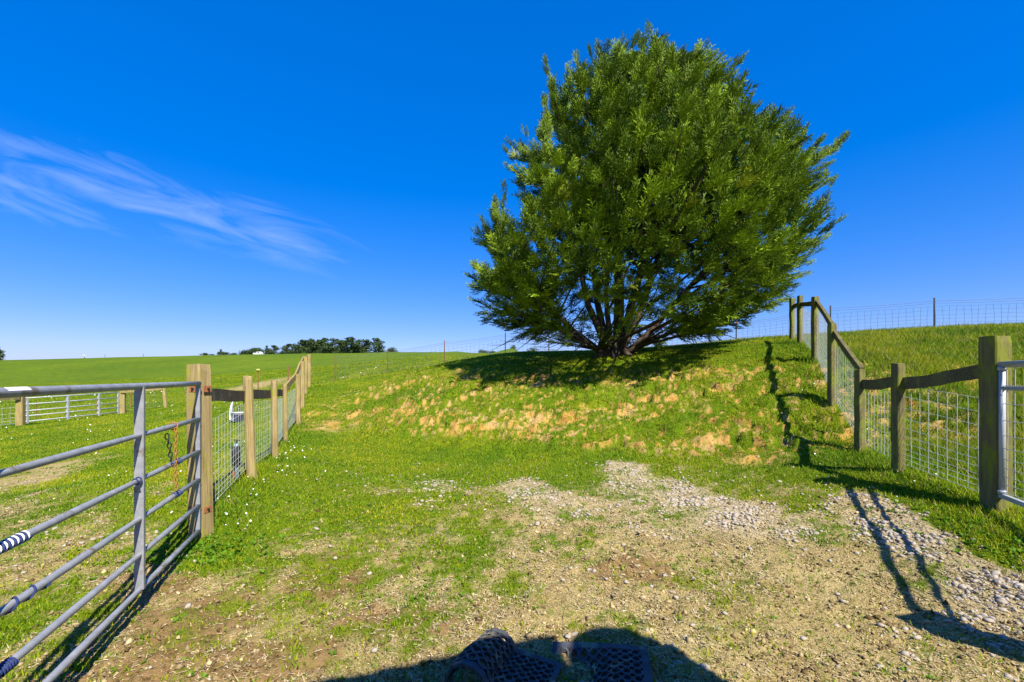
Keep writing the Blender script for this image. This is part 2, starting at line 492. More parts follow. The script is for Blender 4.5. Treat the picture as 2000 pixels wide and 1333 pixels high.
def mat_ground():
    m, nt, b, _ = new_mat('pasture_ground')
    v = n_coord(nt)
    at_ = nt.nodes.new('ShaderNodeAttribute'); at_.attribute_name = 'cover'
    sp = nt.nodes.new('ShaderNodeSeparateColor'); nt.links.new(at_.outputs['Color'], sp.inputs[0])
    gr, cl_, st_ = sp.outputs[0], sp.outputs[1], sp.outputs[2]
    n_s = n_noise(nt, 3.0, 6, .65, v)
    n_m = n_noise(nt, 22, 6, .7, v)
    n_f = n_noise(nt, 95, 4, .75, v)
    # straw-flecked dirt
    d1 = n_ramp(nt, n_s, [(.33, (.22, .145, .045)), (.5, (.37, .275, .10)), (.72, (.54, .42, .18))])
    d2 = n_ramp(nt, n_f, [(.38, (.045, .03, .012)), (.46, (.27, .195, .075)), (.56, (.46, .35, .145)), (.66, (.80, .67, .40))])
    dirt = n_mix(nt, .58, d1, d2)
    dk = n_ramp(nt, n_m, [(.36, (.32, .28, .24)), (.47, (1, 1, 1))])
    dirt = n_mix(nt, .75, dirt, dk, 'MULTIPLY')
    so_ = nt.nodes.new('ShaderNodeAttribute'); so_.attribute_name = 'soil'
    brown = n_mix(nt, .8, n_ramp(nt, n_s, [(.3, (.17, .095, .035)), (.7, (.33, .205, .085))]), dk, 'MULTIPLY')
    dirt = n_mix(nt, n_math(nt, 'MULTIPLY', so_.outputs['Fac'], .85), dirt, brown)
    # turf under the blades
    g1 = n_ramp(nt, n_noise(nt, 1.1, 5, .6, v), [(.3, (.08, .155, .005)), (.5, (.14, .205, .006)), (.7, (.215, .24, .008))])
    g2 = n_ramp(nt, n_m, [(.35, (.45, .5, .4)), (.6, (1, 1, 1)), (.75, (1.25, 1.2, 1.1))])
    turf = n_mix(nt, .85, g1, g2, 'MULTIPLY')
    far = n_ramp(nt, n_noise(nt, .09, 8, .62, n_coord(nt, (1, .45, 1))), [(.3, (.72, .80, .7)), (.7, (1.22, 1.12, 1.1))])
    turf = n_mix(nt, 1.0, turf, far, 'MULTIPLY')
    # the closely grazed field beyond the fences is a darker sward than the yard's
    tcn = nt.nodes.new('ShaderNodeTexCoord'); sx = nt.nodes.new('ShaderNodeSeparateXYZ'); nt.links.new(tcn.outputs['Object'], sx.inputs[0])
    ff = n_math(nt, 'MULTIPLY', n_math(nt, 'SUBTRACT', sx.outputs['Y'], 20.0), .04, True)
    turf = n_mix(nt, ff, turf, n_mix(nt, 1.0, turf, (.78, .84, .8), 'MULTIPLY'))
    # yellow clay
    c1 = n_ramp(nt, n_noise(nt, 2.2, 6, .65, v), [(.3, (.36, .18, .035)), (.46, (.50, .29, .07)), (.6, (.46, .31, .12)), (.72, (.58, .42, .17))])
    c2 = n_ramp(nt, n_m, [(.36, (.35, .28, .22)), (.5, (1, 1, 1))])
    clay = n_mix(nt, .8, c1, c2, 'MULTIPLY')
    s1 = n_ramp(nt, n_noise(nt, 40, 5, .7, v), [(.36, (.14, .10, .06)), (.47, (.46, .37, .23)), (.62, (.72, .64, .50))])
    base = n_mix(nt, n_math(nt, 'MULTIPLY', n_math(nt, 'SUBTRACT', st_, .35), .8, True), dirt, s1)
    base = n_mix(nt, gr, base, turf)
    base = n_mix(nt, cl_, base, clay)
    nt.links.new(base, b.inputs['Base Color'])
    b.inputs['Roughness'].default_value = .95; b.inputs['Specular IOR Level'].default_value = .08
    hsum = n_math(nt, 'ADD', n_math(nt, 'MULTIPLY', n_m, 1.0), n_math(nt, 'MULTIPLY', n_f, .5))
    n_bump(nt, b, hsum, .8, .035)
    return m


M['ground'] = mat_ground()


# ------------------------------------------------------------------ mesh helpers
def np_mesh(name, verts, faces, tint=None, smooth=False):
    """verts (n,3); faces (m,k) all the same size"""
    me = bpy.data.meshes.new(name)
    verts = np.ascontiguousarray(verts, np.float32); faces = np.ascontiguousarray(faces, np.int32)
    k = faces.shape[1]
    me.vertices.add(len(verts)); me.vertices.foreach_set('co', verts.ravel())
    me.loops.add(faces.size); me.loops.foreach_set('vertex_index', faces.ravel())
    me.polygons.add(len(faces))
    me.polygons.foreach_set('loop_start', np.arange(0, faces.size, k, dtype=np.int32))
    me.polygons.foreach_set('loop_total', np.full(len(faces), k, np.int32))
    if smooth:
        me.polygons.foreach_set('use_smooth', np.ones(len(faces), bool))
    if tint is not None:
        ca_ = me.color_attributes.new(tint[0], 'FLOAT_COLOR', 'POINT')
        c = np.ones((len(verts), 4), np.float32); c[:, :3] = tint[1]
        ca_.data.foreach_set('color', c.ravel())
    me.update(calc_edges=True)
    return me


class MB:
    def __init__(s):
        s.v = []; s.f = []

    def add(s, vs, fs):
        o = len(s.v)
        s.v += [tuple(float(c) for c in q) for q in vs]; s.f += [tuple(i + o for i in q) for q in fs]
        return s

    def tube(s, pts, rad, n=8, cap=True, closed=False):
        pts = [Vector(p) for p in pts]
        rads = rad if isinstance(rad, (list, tuple)) else [rad] * len(pts)
        rings = []; prev = None
        for i, p in enumerate(pts):
            if closed:
                t = pts[(i + 1) % len(pts)] - pts[i - 1]
            else:
                t = pts[min(i + 1, len(pts) - 1)] - pts[max(i - 1, 0)]
            t = t.normalized()
            if prev is None:
                a = t.orthogonal().normalized()
                if abs(t.z) < .9:
                    a = t.cross(Vector((0, 0, 1))).normalized()
            else:
                a = (prev - t * prev.dot(t)).normalized()
            prev = a
            b = t.cross(a)
            rings.append([p + (a * math.cos(2 * math.pi * k / n) + b * math.sin(2 * math.pi * k / n)) * rads[i] for k in range(n)])
        vs = [q for r_ in rings for q in r_]
        fs = []
        m = len(rings)
        for i in range(m if closed else m - 1):
            j = (i + 1) % m
            for k in range(n):
                fs.append((i * n + k, i * n + (k + 1) % n, j * n + (k + 1) % n, j * n + k))
        if cap and not closed:
            fs.append(tuple(range(n))[::-1]); fs.append(tuple((m - 1) * n + k for k in range(n)))
        return s.add(vs, fs)

    def box(s, c, size, rot=None):
        hx, hy, hz = [q / 2 for q in size]
        vs = [Vector((x, y, z)) for x in (-hx, hx) for y in (-hy, hy) for z in (-hz, hz)]
        if rot is not None:
            vs = [rot @ q for q in vs]
        vs = [q + Vector(c) for q in vs]
        return s.add(vs, [(0, 1, 3, 2), (4, 6, 7, 5), (0, 4, 5, 1), (2, 3, 7, 6), (0, 2, 6, 4), (1, 5, 7, 3)])

    def build(s, name, mat, parent=None, smooth=False, root=None):
        me = bpy.data.meshes.new(name)
        off = Vector((0, 0, 0)) if root is None else Vector(root.location)
        me.from_pydata([tuple(Vector(q) - off) for q in s.v], [], s.f)
        if smooth:
            me.polygons.foreach_set('use_smooth', [True] * len(me.polygons))
        me.update()
        me.materials.append(mat)
        o = bpy.data.objects.new(name, me)
        COL.objects.link(o)
        if parent is not None:
            o.parent = parent
        return o


def link(name, me, mat, parent=None):
    me.materials.append(mat)
    o = bpy.data.objects.new(name, me); COL.objects.link(o)
    if parent is not None:
        o.parent = parent
    return o


def empty(name, loc, label, cat, group=None):
    o = bpy.data.objects.new(name, None); COL.objects.link(o)
    o.location = loc; o.empty_display_size = .2
    tag(o, label, cat, group)
    return o


def tag(o, label=None, cat=None, group=None, kind=None):
    if label: o['label'] = label
    if cat: o['category'] = cat
    if group: o['group'] = group
    if kind: o['kind'] = kind
    return o


# ------------------------------------------------------------------ ground sheet
def axis(fine_lo, fine_hi, step, far_lo, far_hi, grow):
    a = list(np.arange(fine_lo, fine_hi, step)); s = step
    while a[-1] < far_hi:
        s *= grow; a.append(a[-1] + s)
    b = []; s = step; q = fine_lo
    while q > far_lo:
        s *= grow; q -= s; b.append(q)
    return np.array(b[::-1] + a)


gx = axis(-4.2, 5.2, .036, -1500, 1500, 1.045)
ys = [1.6]
while ys[-1] < 1500:
    dd = ys[-1]
    ys.append(dd + (max(.032, .0085 * dd) if dd < 30 else .03 * dd))
yb = []; q = 1.6; s_ = .1
while q > -300:
    q -= s_; s_ *= 1.5; yb.append(q)
gy = np.array(yb[::-1] + ys)
GX, GY = np.meshgrid(gx, gy)
fx, fy = GX.ravel(), GY.ravel()
fz, fbank, fscarp = land(fx, fy)
fg, fc, fs_ = cover(fx, fy, fbank, fscarp, fz)
# the bare earth scrape out in the far pasture
ex, ey = at(505, 752)
scr = np.exp(-(((fx - ex) / 2.2) ** 2 + ((fy - ey) / 3.0) ** 2) ** 1.5)
fg = fg * (1 - .95 * scr)
lx, ly = at(648, 833)
slip = np.exp(-(((fx - lx) / .75) ** 2 + ((fy - ly) / .5) ** 2) ** 1.2) * sstep(-.25, .15, fbm(fx * 3, fy * 4, 3, 131))
fc = np.maximum(fc, slip)
nx, ny = len(gx), len(gy)
idx = np.arange(nx * ny).reshape(ny, nx)
quads = np.stack([idx[:-1, :-1].ravel(), idx[:-1, 1:].ravel(), idx[1:, 1:].ravel(), idx[1:, :-1].ravel()], 1)
print('ground quads', len(quads))
gme = np_mesh('ground', np.stack([fx, fy, fz], 1), quads, ('cover', np.stack([fg, fc, fs_], 1)), True)
soil = np.zeros(len(fx))
for (spx, spy, srx, sry) in [(400, 1210, .42, .42), (300, 1290, .4, .3), (520, 1290, .45, .22), (1240, 1110, .35, .3), (780, 1215, .4, .22), (640, 1130, .35, .35), (300, 1130, .35, .4)]:
    sx_, sy_ = at(spx, spy)
    soil = np.maximum(soil, np.exp(-(((fx - sx_) / srx) ** 2 + ((fy - sy_) / sry) ** 2)))
soil = sstep(.32, .62, soil + .55 * fbm(fx * 3.1, fy * 3.1, 3, 241))
sa_t = gme.attributes.new('soil', 'FLOAT', 'POINT'); sa_t.data.foreach_set('value', soil.astype(np.float32))
ground = link('ground', gme, M['ground'])
tag(ground, 'rough pasture ground with a dirt yard, green fields and an eroded clay bank', None, None, 'structure')


def full_cover(x, y):
    z, bk, sc_ = land(x, y)
    g, c, st = cover(x, y, bk, sc_, z)
    sl = np.exp(-(((x - lx) / .75) ** 2 + ((y - ly) / .5) ** 2) ** 1.2) * sstep(-.25, .15, fbm(x * 3, y * 4, 3, 131))
    g = g * (1 - .95 * np.exp(-(((x - ex) / 2.2) ** 2 + ((y - ey) / 3.0) ** 2) ** 1.5))
    return z, bk, g, np.maximum(c, sl), st


# ------------------------------------------------------------------ posts, boards, wire panels
def post_mesh(w, h, sink=.25, seed=0, rot=0., lean=(0, 0), round_=False, slope_top=.0):
    r_ = random.Random(seed)
    mb = MB()
    if round_:
        sec = [(math.cos(a) * w / 2, math.sin(a) * w / 2) for a in [2 * math.pi * k / 10 for k in range(10)]]
    else:
        c, e = w / 2, w / 2 * .86
        sec = [(c, -e), (c, e), (e, c), (-e, c), (-c, e), (-c, -e), (-e, -c), (e, -c)]
    ca_, sa_ = math.cos(rot), math.sin(rot)
    n = len(sec); zs = [-sink] + [h * t for t in (0, .2, .4, .6, .8, .96, 1.0)]
    vs = []
    for i, z in enumerate(zs):
        k = 1.0 + r_.uniform(-.03, .03)
        if i == len(zs) - 1: k = .93
        ox, oy = r_.uniform(-.004, .004), r_.uniform(-.004, .004)
        for (x, y) in sec:
            x2, y2 = (x * ca_ - y * sa_) * k, (x * sa_ + y * ca_) * k
            zz = z + (slope_top * x2 / w + r_.uniform(-.006, .006) if i >= len(zs) - 2 else 0)
            vs.append((x2 + ox + lean[0] * z / h, y2 + oy + lean[1] * z / h, zz))
    fs = []
    for i in range(len(zs) - 1):
        for k in range(n):
            fs.append((i * n + k, i * n + (k + 1) % n, (i + 1) * n + (k + 1) % n, (i + 1) * n + k))
    top = (len(zs) - 1) * n
    vs.append((lean[0], lean[1], h + .004)); ci = len(vs) - 1
    for k in range(n):
        fs.append((top + k, top + (k + 1) % n, ci))
    return mb, vs, fs


def add_post(parent, x, y, z, w, h, mat, seed, rot=0., lean=(0, 0), name='post', round_=False, label=None):
    mb, vs, fs = post_mesh(w, h, .3, seed, rot, lean, round_)
    mb.add([(a + x, b + y, c + z) for a, b, c in vs], fs)
    o = mb.build(name, mat, parent, False, parent)
    if label: o['label'] = label
    return o


def add_board(parent, p, q, hgt, thick, mat, seed, name='top_board', wavy=.012, n=9):
    """a board on edge from p to q (centres)"""
    r_ = random.Random(seed)
    p, q = Vector(p), Vector(q)
    d = q - p; side = Vector((d.y, -d.x, 0)).normalized() * thick / 2
    up = Vector((0, 0, 1)); mb = MB(); vs = []; fs = []
    ph = r_.uniform(0, 6)
    for i in range(n + 1):
        t = i / n
        c = p + d * t + up * wavy * math.sin(ph + t * 5)
        a, b = hgt / 2 + r_.uniform(-1, 1) * wavy * .35, hgt / 2 + r_.uniform(-1, 1) * wavy * .35
        vs += [c - side - up * a, c + side - up * a, c + side + up * b, c - side + up * b]
    for i in range(n):
        for k in range(4):
            fs.append((i * 4 + k, i * 4 + (k + 1) % 4, i * 4 + 4 + (k + 1) % 4, i * 4 + 4 + k))
    fs += [(3, 2, 1, 0), tuple(n * 4 + k for k in range(4))]
    mb.add(vs, fs)
    return mb.build(name, mat, parent, False, parent)


ROWS = [0, .05, .10, .155, .215, .285, .37, .47, .58, .70, .82]


def add_mesh(parent, p, q, mat, rad=.0032, rows=ROWS, step=.10, name='wire_panel', wob=.004, hmax=None, sides=4):
    """stock panel between two ground-following points p, q (bottom wire ends)"""
    p, q = Vector(p), Vector(q); L = (q - p).length; d = q - p
    mb = MB(); up = Vector((0, 0, 1)); r_ = random.Random(int(L * 1000))
    for h in rows:
        pts = [p + d * t + up * (h + r_.uniform(-wob, wob)) for t in np.linspace(0, 1, 5)]
        mb.tube(pts, rad, sides, False)
    k = max(2, int(round(L / step)))
    sd = Vector((d.y, -d.x, 0)).normalized() * rad * 1.6
    for i in range(k + 1):
        b = p + d * (i / k) + sd
        mb.tube([b + up * rows[0], b + up * (rows[0] + rows[-1]) * .5 + Vector((r_.uniform(-wob, wob), r_.uniform(-wob, wob), 0)), b + up * rows[-1]], rad, sides, False)
    return mb.build(name, mat, parent, False, parent)


def zpix(py, d):
    return EYE + (HOR - py) / F * d


UP = Vector((0, 0, 1))
# ------------------------------------------------------------------ left fence
LTOP = [712, 735, 743, 750, 731, 706, 697, 693]
lf = empty('stock_fence', (LP[0][0], LP[0][1], H(*LP[0])), 'tan timber post and wire panel fence running up the left side of the yard', 'fence')
LW = [.138, .112, .092, .088, .095, .095, .10, .11]
lposts = []
for i, (x, y) in enumerate(LP):
    z = H(x, y); top = zpix(LTOP[i], y)
    rot = R(-12) if i == 0 else R(17)
    lean = (-.05, 0) if i == 1 else ((-.02, 0) if i < 5 else (0, 0))
    lab = 'thick square gate post with a lichen topped end and rusty hinge plates' if i == 0 else None
    lposts.append(add_post(lf, x - lean[0] * .2, y, z, LW[i], top - z, M['post_tan'], 100 + i, rot, lean, round_=(1 <= i <= 3), label=lab))
bz = [1.33, 1.262, 1.232, 1.168, 1.50, 1.80, 2.06, 2.22]
for i in range(len(LP) - 1):
    a, b = LP[i], LP[i + 1]
    d = Vector((b[0] - a[0], b[1] - a[1], 0)).normalized(); side = Vector((-d.y, d.x, 0)) * (.07 if i else .075)
    p = Vector((a[0], a[1], bz[i])) + side + d * .03; q = Vector((b[0], b[1], bz[i + 1])) + side - d * .0
    add_board(lf, p, q, .125 if i < 3 else .14, .036, M['board_dark'] if i < 3 else M['post_tan'], 200 + i, wavy=.008)
    zb0, zb1 = H(*a) + .10, H(*b) + .10
    p2 = Vector((a[0], a[1], zb0)) + side * .85; q2 = Vector((b[0], b[1], zb1)) + side * .85
    hh = min(bz[i] - zb0, bz[i + 1] - zb1) - .08
    rows = [r_ * hh / .82 for r_ in ROWS]
    add_mesh(lf, p2, q2, M['wire'], .0021, rows, .10 if i < 4 else .15)
# hinge plates and bolts on the gate post
px_, py_ = LP[0]
fn = Vector((math.sin(R(-12)) * -1, -math.cos(R(-12)), 0)); fn = Vector((math.sin(R(-12)), -math.cos(R(-12)), 0))
rn = Vector((math.cos(R(-12)), math.sin(R(-12)), 0))
for (nrm, z, tang) in ((fn, zpix(760, 3.93), rn), (rn, zpix(760, 3.97), -fn), (rn, zpix(996, 3.97), -fn), (fn, zpix(996, 3.93), rn)):
    mb = MB()
    c = Vector((px_, py_, z)) + nrm * .0735
    m3 = Matrix((tang, nrm, UP)).transposed()
    mb.box(c, (.075, .007, .055), m3)
    o = mb.build('hinge_plate', M['rust'], lposts[0], False, lf)
    mb = MB(); cc = c + nrm * .003
    mb.tube([cc, cc + nrm * .012], .011, 6)
    mb.build('bolt', M['black_iron'], lposts[0], False, lf)

# ------------------------------------------------------------------ open steel gate on the left
GX0 = lambda y: -1.315 - .349 * y
RZ = [1.437, 1.135, .86, .62, .40, .185]
gate = empty('steel_gate', (GX0(3.87), 3.87, H(GX0(3.87), 3.87)), 'grey galvanised six rail tube gate standing open in the left foreground', 'gate')
for i, z in enumerate(RZ):
    mb = MB(); r0 = .0205 if i == 0 else .0178
    pts = [(GX0(y), y, z) for y in (3.88, 3.2, 2.86)] + [(GX0(y), y, z) for y in (2.76, 2.2, 1.67, 1.57, 1.0, .55)]
    rr_ = [r0, r0, r0 * (.84 if i else 1), r0 * (.84 if i else 1), r0, r0 * (.84 if i else 1), r0 * (.84 if i else 1), r0, r0]
    mb.tube(pts, rr_, 14)
    mb.build('rail', M['galv'], gate, True, gate)
gd = Vector((-.349, 1, 0)).normalized(); gs = Vector((gd.y, -gd.x, 0))
m3g = Matrix((gd, gs, UP)).transposed()
for y in (3.87, 2.81, 1.62, .55):
    mb = MB()
    w = .030 if y > 3.8 else .026
    mb.box(Vector((GX0(y), y, (RZ[0] + RZ[-1]) / 2)) - gs * .002, (w, .050 if y < 3.8 else .032, RZ[0] - RZ[-1] + .0), m3g)
    mb.build('upright', M['galv'], gate, False, gate)


def wrap(rail_z, y0, y1, turns, rad, thick, mat, name, parent, phase=0.):
    n = int(abs(turns) * 12)
    mb = MB(); pts = []
    for k in range(n + 1):
        t = k / n; a = phase + 2 * math.pi * turns * t; y = y0 + (y1 - y0) * t
        pts.append(Vector((GX0(y), y, rail_z)) + gs * math.cos(a) * rad + UP * math.sin(a) * rad)
    mb.tube(pts, thick, 5)
    return mb.build(name, mat, parent, True, parent)


def gate_y(px):     # depth at which the gate line shows at a photo column
    k = (px - 1000) / F
    return -1.315 / (k + .349)


def rope(label, z, pxa, pxb, turns, both=True):
    ya, yb = gate_y(pxa), gate_y(pxb)
    o = wrap(z, ya, yb, turns, .0195, .0044, M['blue_rope'], 'rope', None)
    tag(o, label, 'rope')
    if both:
        wrap(z, ya, yb, turns, .0193, .0040, M['white_rope'], 'white_strand', o, math.pi)
    return o


rope('blue and white rope coiled round the third rail at the left edge', RZ[2], -30, 50, 7)
rope('dark blue cord trailing along the fourth rail at the left edge', RZ[3], -20, 88, 3, False)
rope('blue tape wound on the third rail just beside the chain', RZ[2], 341, 352, 3, False)
rope('blue tape wound on the fourth rail between upright and gate post', RZ[3], 338, 352, 3, False)
rope('blue twine tied where the third rail meets the upright', RZ[2], 262, 279, 2.5, False)
rope('navy tape wrapped round the fifth rail at the left edge', RZ[4], -10, 24, 6, False)
# paper sticker on the top rail
mb = MB(); ya, yb = gate_y(4), gate_y(50); vs = []; fs = []
for k in range(5):
    y = ya + (yb - ya) * k / 4
    for j in range(4):
        a = R(20 + 30 * j)
        vs.append(Vector((GX0(y), y, RZ[0])) + gs * math.cos(a) * .0211 + UP * math.sin(a) * .0211)
for k in range(4):
    for j in range(3):
        fs.append((k * 4 + j, k * 4 + j + 1, k * 4 + 5 + j, k * 4 + 4 + j))
mb.add(vs, fs); mb.build('sticker', M['paper'], gate, True, gate)


def chain(name, label, top, n, link_l, rad, mat, sway, loop_rail=None):
    root = None; mb = MB(); p = Vector(top)
    for k in range(n):
        c = p - UP * (link_l * .78 * k + link_l / 2) + Vector((math.sin(k * .9) * .004 + sway[0] * k, sway[1] * k, 0))
        ang = (k % 2) * math.pi / 2 + .5
        e = Vector((math.cos(ang), math.sin(ang), 0))
        pts = []
        for j in range(10):
            a = 2 * math.pi * j / 10
            pts.append(c + e * math.cos(a) * link_l * .27 + UP * math.sin(a) * link_l * .5)
        mb.tube(pts, rad, 5, False, True)
    if loop_rail is not None:
        pts = []
        for j in range(12):
            a = 2 * math.pi * j / 12
            pts.append(Vector(loop_rail) + gs * math.cos(a) * .028 + UP * math.sin(a) * .028 + gd * .01 * math.sin(2 * a))
        mb.tube(pts, rad * 1.2, 5, False, True)
    o = mb.build(name, mat, None, True)
    tag(o, label, 'chain')
    return o


y = gate_y(338)
chain('chain', 'orange rusted chain looped over the second gate rail and hanging down', (GX0(y) + .028, y - .01, RZ[1] - .01), 17, .034, .0036, M['rust_orange'], (0, 0), (GX0(y), y, RZ[1]))
y = gate_y(326)
chain('chain', 'short black chain dangling beside the orange rusted one', (GX0(y), y, RZ[1] - .04), 6, .042, .0042, M['black_iron'], (.0035, .004))

# ------------------------------------------------------------------ right fence
RTOP = [657, 710, 722, 632, 580, 578, 583]
RW = [.148, .09, .09, .095, .10, .095, .10]
rf = empty('stock_fence', (RP[0][0], RP[0][1], H(*RP[0])), 'olive weathered timber and wire panel fence climbing the bank at right', 'fence')
rposts = []
for i, (x, y) in enumerate(RP):
    z = H(x, y); top = zpix(RTOP[i], y)
    lab = 'thick mossy square post that carries the right gate' if i == 0 else None
    rposts.append(add_post(rf, x, y, z, RW[i], top - z, M['post_olive'], 300 + i, R(3 + 2 * (i % 3)), (-.012 if i == 0 else 0, 0), label=lab))
rbz = [(1.535, 1.432), (1.43, 1.40), (1.56, 2.17), (2.27, 2.95), (2.95, 3.22), (3.25, 3.40)]
for i in range(len(RP) - 1):
    a, b = RP[i], RP[i + 1]
    d = Vector((b[0] - a[0], b[1] - a[1], 0)).normalized(); side = Vector((d.y, -d.x, 0)) * .03
    inset = RW[i] / 2 - .01; outset = RW[i + 1] / 2 - .01
    p = Vector((a[0], a[1], rbz[i][0])) + side + d * inset; q = Vector((b[0], b[1], rbz[i][1])) + side - d * outset
    add_board(rf, p, q, .118 if i < 2 else .10, .036 if i < 2 else .045, M['board_olive'], 410 + i, wavy=.014 if i < 2 else .006)
    zb0, zb1 = H(*a) + .12, H(*b) + .12
    p2 = Vector((a[0], a[1], zb0)) + side * .6 + d * inset; q2 = Vector((b[0], b[1], zb1)) + side * .6 - d * outset
    hh = min(rbz[i][0] - zb0, rbz[i][1] - zb1) - .02
    add_mesh(rf, p2, q2, M['wire'], .0025, [r_ * hh / .82 for r_ in ROWS], .10, wob=.005)

# right gate, closed between the thick post and a second post out of frame
QX, QY = 3.10, 1.50
rg = empty('mesh_gate', (3.985, 3.70, H(3.985, 3.70)), 'pale galvanised tube gate with wire infill hung on the thick right post', 'gate')
g0 = Vector((3.985, 3.70, 0)); g1 = Vector((QX + .05, QY + .09, 0)); gdir = (g1 - g0).normalized(); gL = (g1 - g0).length
zt, zb = zpix(713, 3.7), zpix(966, 3.7)
for nm, pts, rad in (('stile', [g0 + UP * zb, g0 + UP * zt], .021), ('stile', [g1 + UP * zb, g1 + UP * zt], .021), ('top_rail', [g0 + UP * (zt + .005) - gdir * .02, g1 + UP * (zt + .005)], .0235),
                     ('middle_rail', [g0 + UP * (zt - .19), g1 + UP * (zt - .19)], .0165)):
    mb = MB(); mb.tube(pts, rad, 12); mb.build(nm, M['galv_pale'], rg, True, rg)
mb = MB(); mid = (g0 + g1) / 2 + UP * (zb - .012); sd_ = Vector((gdir.y, -gdir.x, 0))
mb.box(mid, (gL + .04, .034, .034), Matrix((gdir, sd_, UP)).transposed()); mb.build('bottom_rail', M['galv_pale'], rg, False, rg)
add_mesh(rg, g0 + UP * (zb + .03) - gdir * .03, g1 + UP * (zb + .03), M['wire'], .0028, [r_ * (zt - zb - .05) / .82 for r_ in ROWS], .10, name='wire_infill')
for z in (zt - .03, zb + .02):
    mb = MB()
    c = Vector((RP[0][0], RP[0][1], z - .035))
    mb.tube([c + Vector((-.01, -.076, 0)), c + Vector((-.02, -.10, .01)), Vector((g0.x, g0.y - .0, z - .01)), Vector((g0.x, g0.y, z + .03))], .0085, 6)
    mb.build('hinge_pin', M['rust'], rg, True, rg)
    mb = MB(); mb.tube([Vector((g0.x, g0.y, z - .014)), Vector((g0.x, g0.y, z + .014))], .030, 10)
    mb.build('hinge_collar', M['galv_pale'], rg, True, rg)
zq = H(QX, QY)
qp = empty('gate_post', (QX, QY, zq), 'thick timber latch post for the right gate, beyond the right edge', 'post')
add_post(qp, QX, QY, zq, .19, 1.47, M['post_olive'], 350, R(10), name='post_shaft')
add_board(qp, (QX + .05, QY - .05, zq + .75), (QX + .9, QY - 1.3, zq + .75), .14, .04, M['board_olive'], 351, name='side_board')

# ------------------------------------------------------------------ far wire fence along the crest
WF = [(563, 715, 760, 20.5, 1), (655, 693, 745, 21, 1), (757, 683, 728, 22.6, 1), (868, 665, 712, 22.3, 1), (987, 650, 695, 22.5, 0), (1072, 655, 690, 22.2, 0), (1119, 628, 689, 21.6, 0), (1438, 628, 671, 19.2, 0), (1622, 597, 652, 18.0, 0), (1825, 582, 645, 17.0, 0), (2060, 572, 640, 16.0, 0)]
wpts = [((q[0] - 1000) / F * q[3], q[3]) for q in WF]
wf = empty('wire_fence', (*wpts[0], H(*wpts[0])), 'thin steel post and netting fence along the skyline behind the big tree', 'fence')
tops = []
for q, (x, y) in zip(WF, wpts):
    z = H(x, y); t = zpix(q[1], y); mb = MB(); lx_ = .18 if q[0] == 1119 else 0
    mb.box((x + lx_ / 2, y, (z - .2 + t) / 2), (.045, .02, t - z + .2), Matrix.Rotation(-lx_ / 1.7, 3, 'Y'))
    mb.box((x + lx_ / 2, y + .02, (z - .2 + t) / 2), (.014, .03, t - z + .2), Matrix.Rotation(-lx_ / 1.7, 3, 'Y'))
    mb.build('steel_post', M['rust_post'] if q[4] else M['dark_post'], wf, False, wf)
    tops.append((Vector((x, y - .03, z)), t))
for i in range(1, len(wpts) - 1):
    (a, ta), (b, tb) = tops[i], tops[i + 1]
    ha, hb = ta - a.z, tb - b.z
    L = (b - a).length; rr2 = random.Random(i)
    for fr in (.90, .83):
        mb = MB()
        mb.tube([a.lerp(b, t) + UP * (ha * (1 - t) + hb * t) * fr - UP * .03 * math.sin(math.pi * t) for t in np.linspace(0, 1, 8)], .0055, 4, False)
        mb.build('barbed_wire', M['wire_dark'], wf, False, wf)
    mb = MB()
    for fr in (.06, .14, .24, .35, .47, .60, .73):
        mb.tube([a.lerp(b, t) + UP * ((ha * (1 - t) + hb * t) * fr + rr2.uniform(-.012, .012)) for t in np.linspace(0, 1, 12)], .0042, 3, False)
    k = int(L / .21)
    for j in range(k + 1):
        t = j / k; hh = ha * (1 - t) + hb * t; wv = .03 * math.sin(j * 1.7)
        base = a.lerp(b, t)
        mb.tube([base + UP * hh * f_ + (b - a).normalized() * wv * math.sin(f_ * 5) for f_ in (.06, .3, .5, .73)], .0042, 3, False)
    mb.build('netting', M['wire_dark'], wf, False, wf)
# faded ribbon tied to one of the posts
p, t = tops[7]
mb = MB()
mb.add([p + Vector((-.02, -.04, t - p.z - .02)), p + Vector((-.10, -.05, t - p.z + .10)), p + Vector((-.16, -.03, t - p.z + .16)), p + Vector((-.06, -.02, t - p.z - .06)), p + Vector((.05, -.03, t - p.z - .12)), p + Vector((.02, -.06, t - p.z + .02))],
       [(0, 1, 2, 3), (0, 3, 4, 5)])
rb = mb.build('ribbon', M['ribbon'])
sol = rb.modifiers.new('thick', 'SOLIDIFY'); sol.thickness = .006
tag(rb, 'faded pink ribbon tied to a skyline fence post right of the tree', 'ribbon')

# ------------------------------------------------------------------ paddock fence and far gate on the left
fa, fb = at(40, 831), at(241, 808)
fa = np.array([(40 - 1000) / F * 17.8, 17.8]); fb = np.array([(240 - 1000) / F * 21.7, 21.7])
pf = empty('paddock_fence', (*fa, H(*fa)), 'low grey timber paddock fence either side of the far white gate', 'fence')
za, zb_ = H(*fa), H(*fb)
add_post(pf, fa[0], fa[1], za, .22, zpix(771, 17.8) - za, M['post_tan'], 500, R(20))
add_post(pf, fb[0], fb[1], zb_, .20, zpix(763, 21.7) - zb_, M['post_tan'], 501, R(20))
x3, y3 = (324 - 1000) / F * 22.0, 22.0
z3 = H(x3, y3)
add_post(pf, x3 + .0, y3, z3, .12, zpix(759, 22) - z3, M['post_tan'], 502, R(10), (-.10, 0), 'leaning_post')
x4, y4 = (-80 - 1000) / F * 16.6, 16.6
add_board(pf, (fa[0] + .12, fa[1] - .12, zpix(777, 17.8)), (x4, y4, zpix(781, 16.6)), .17, .05, M['board_olive'], 503)
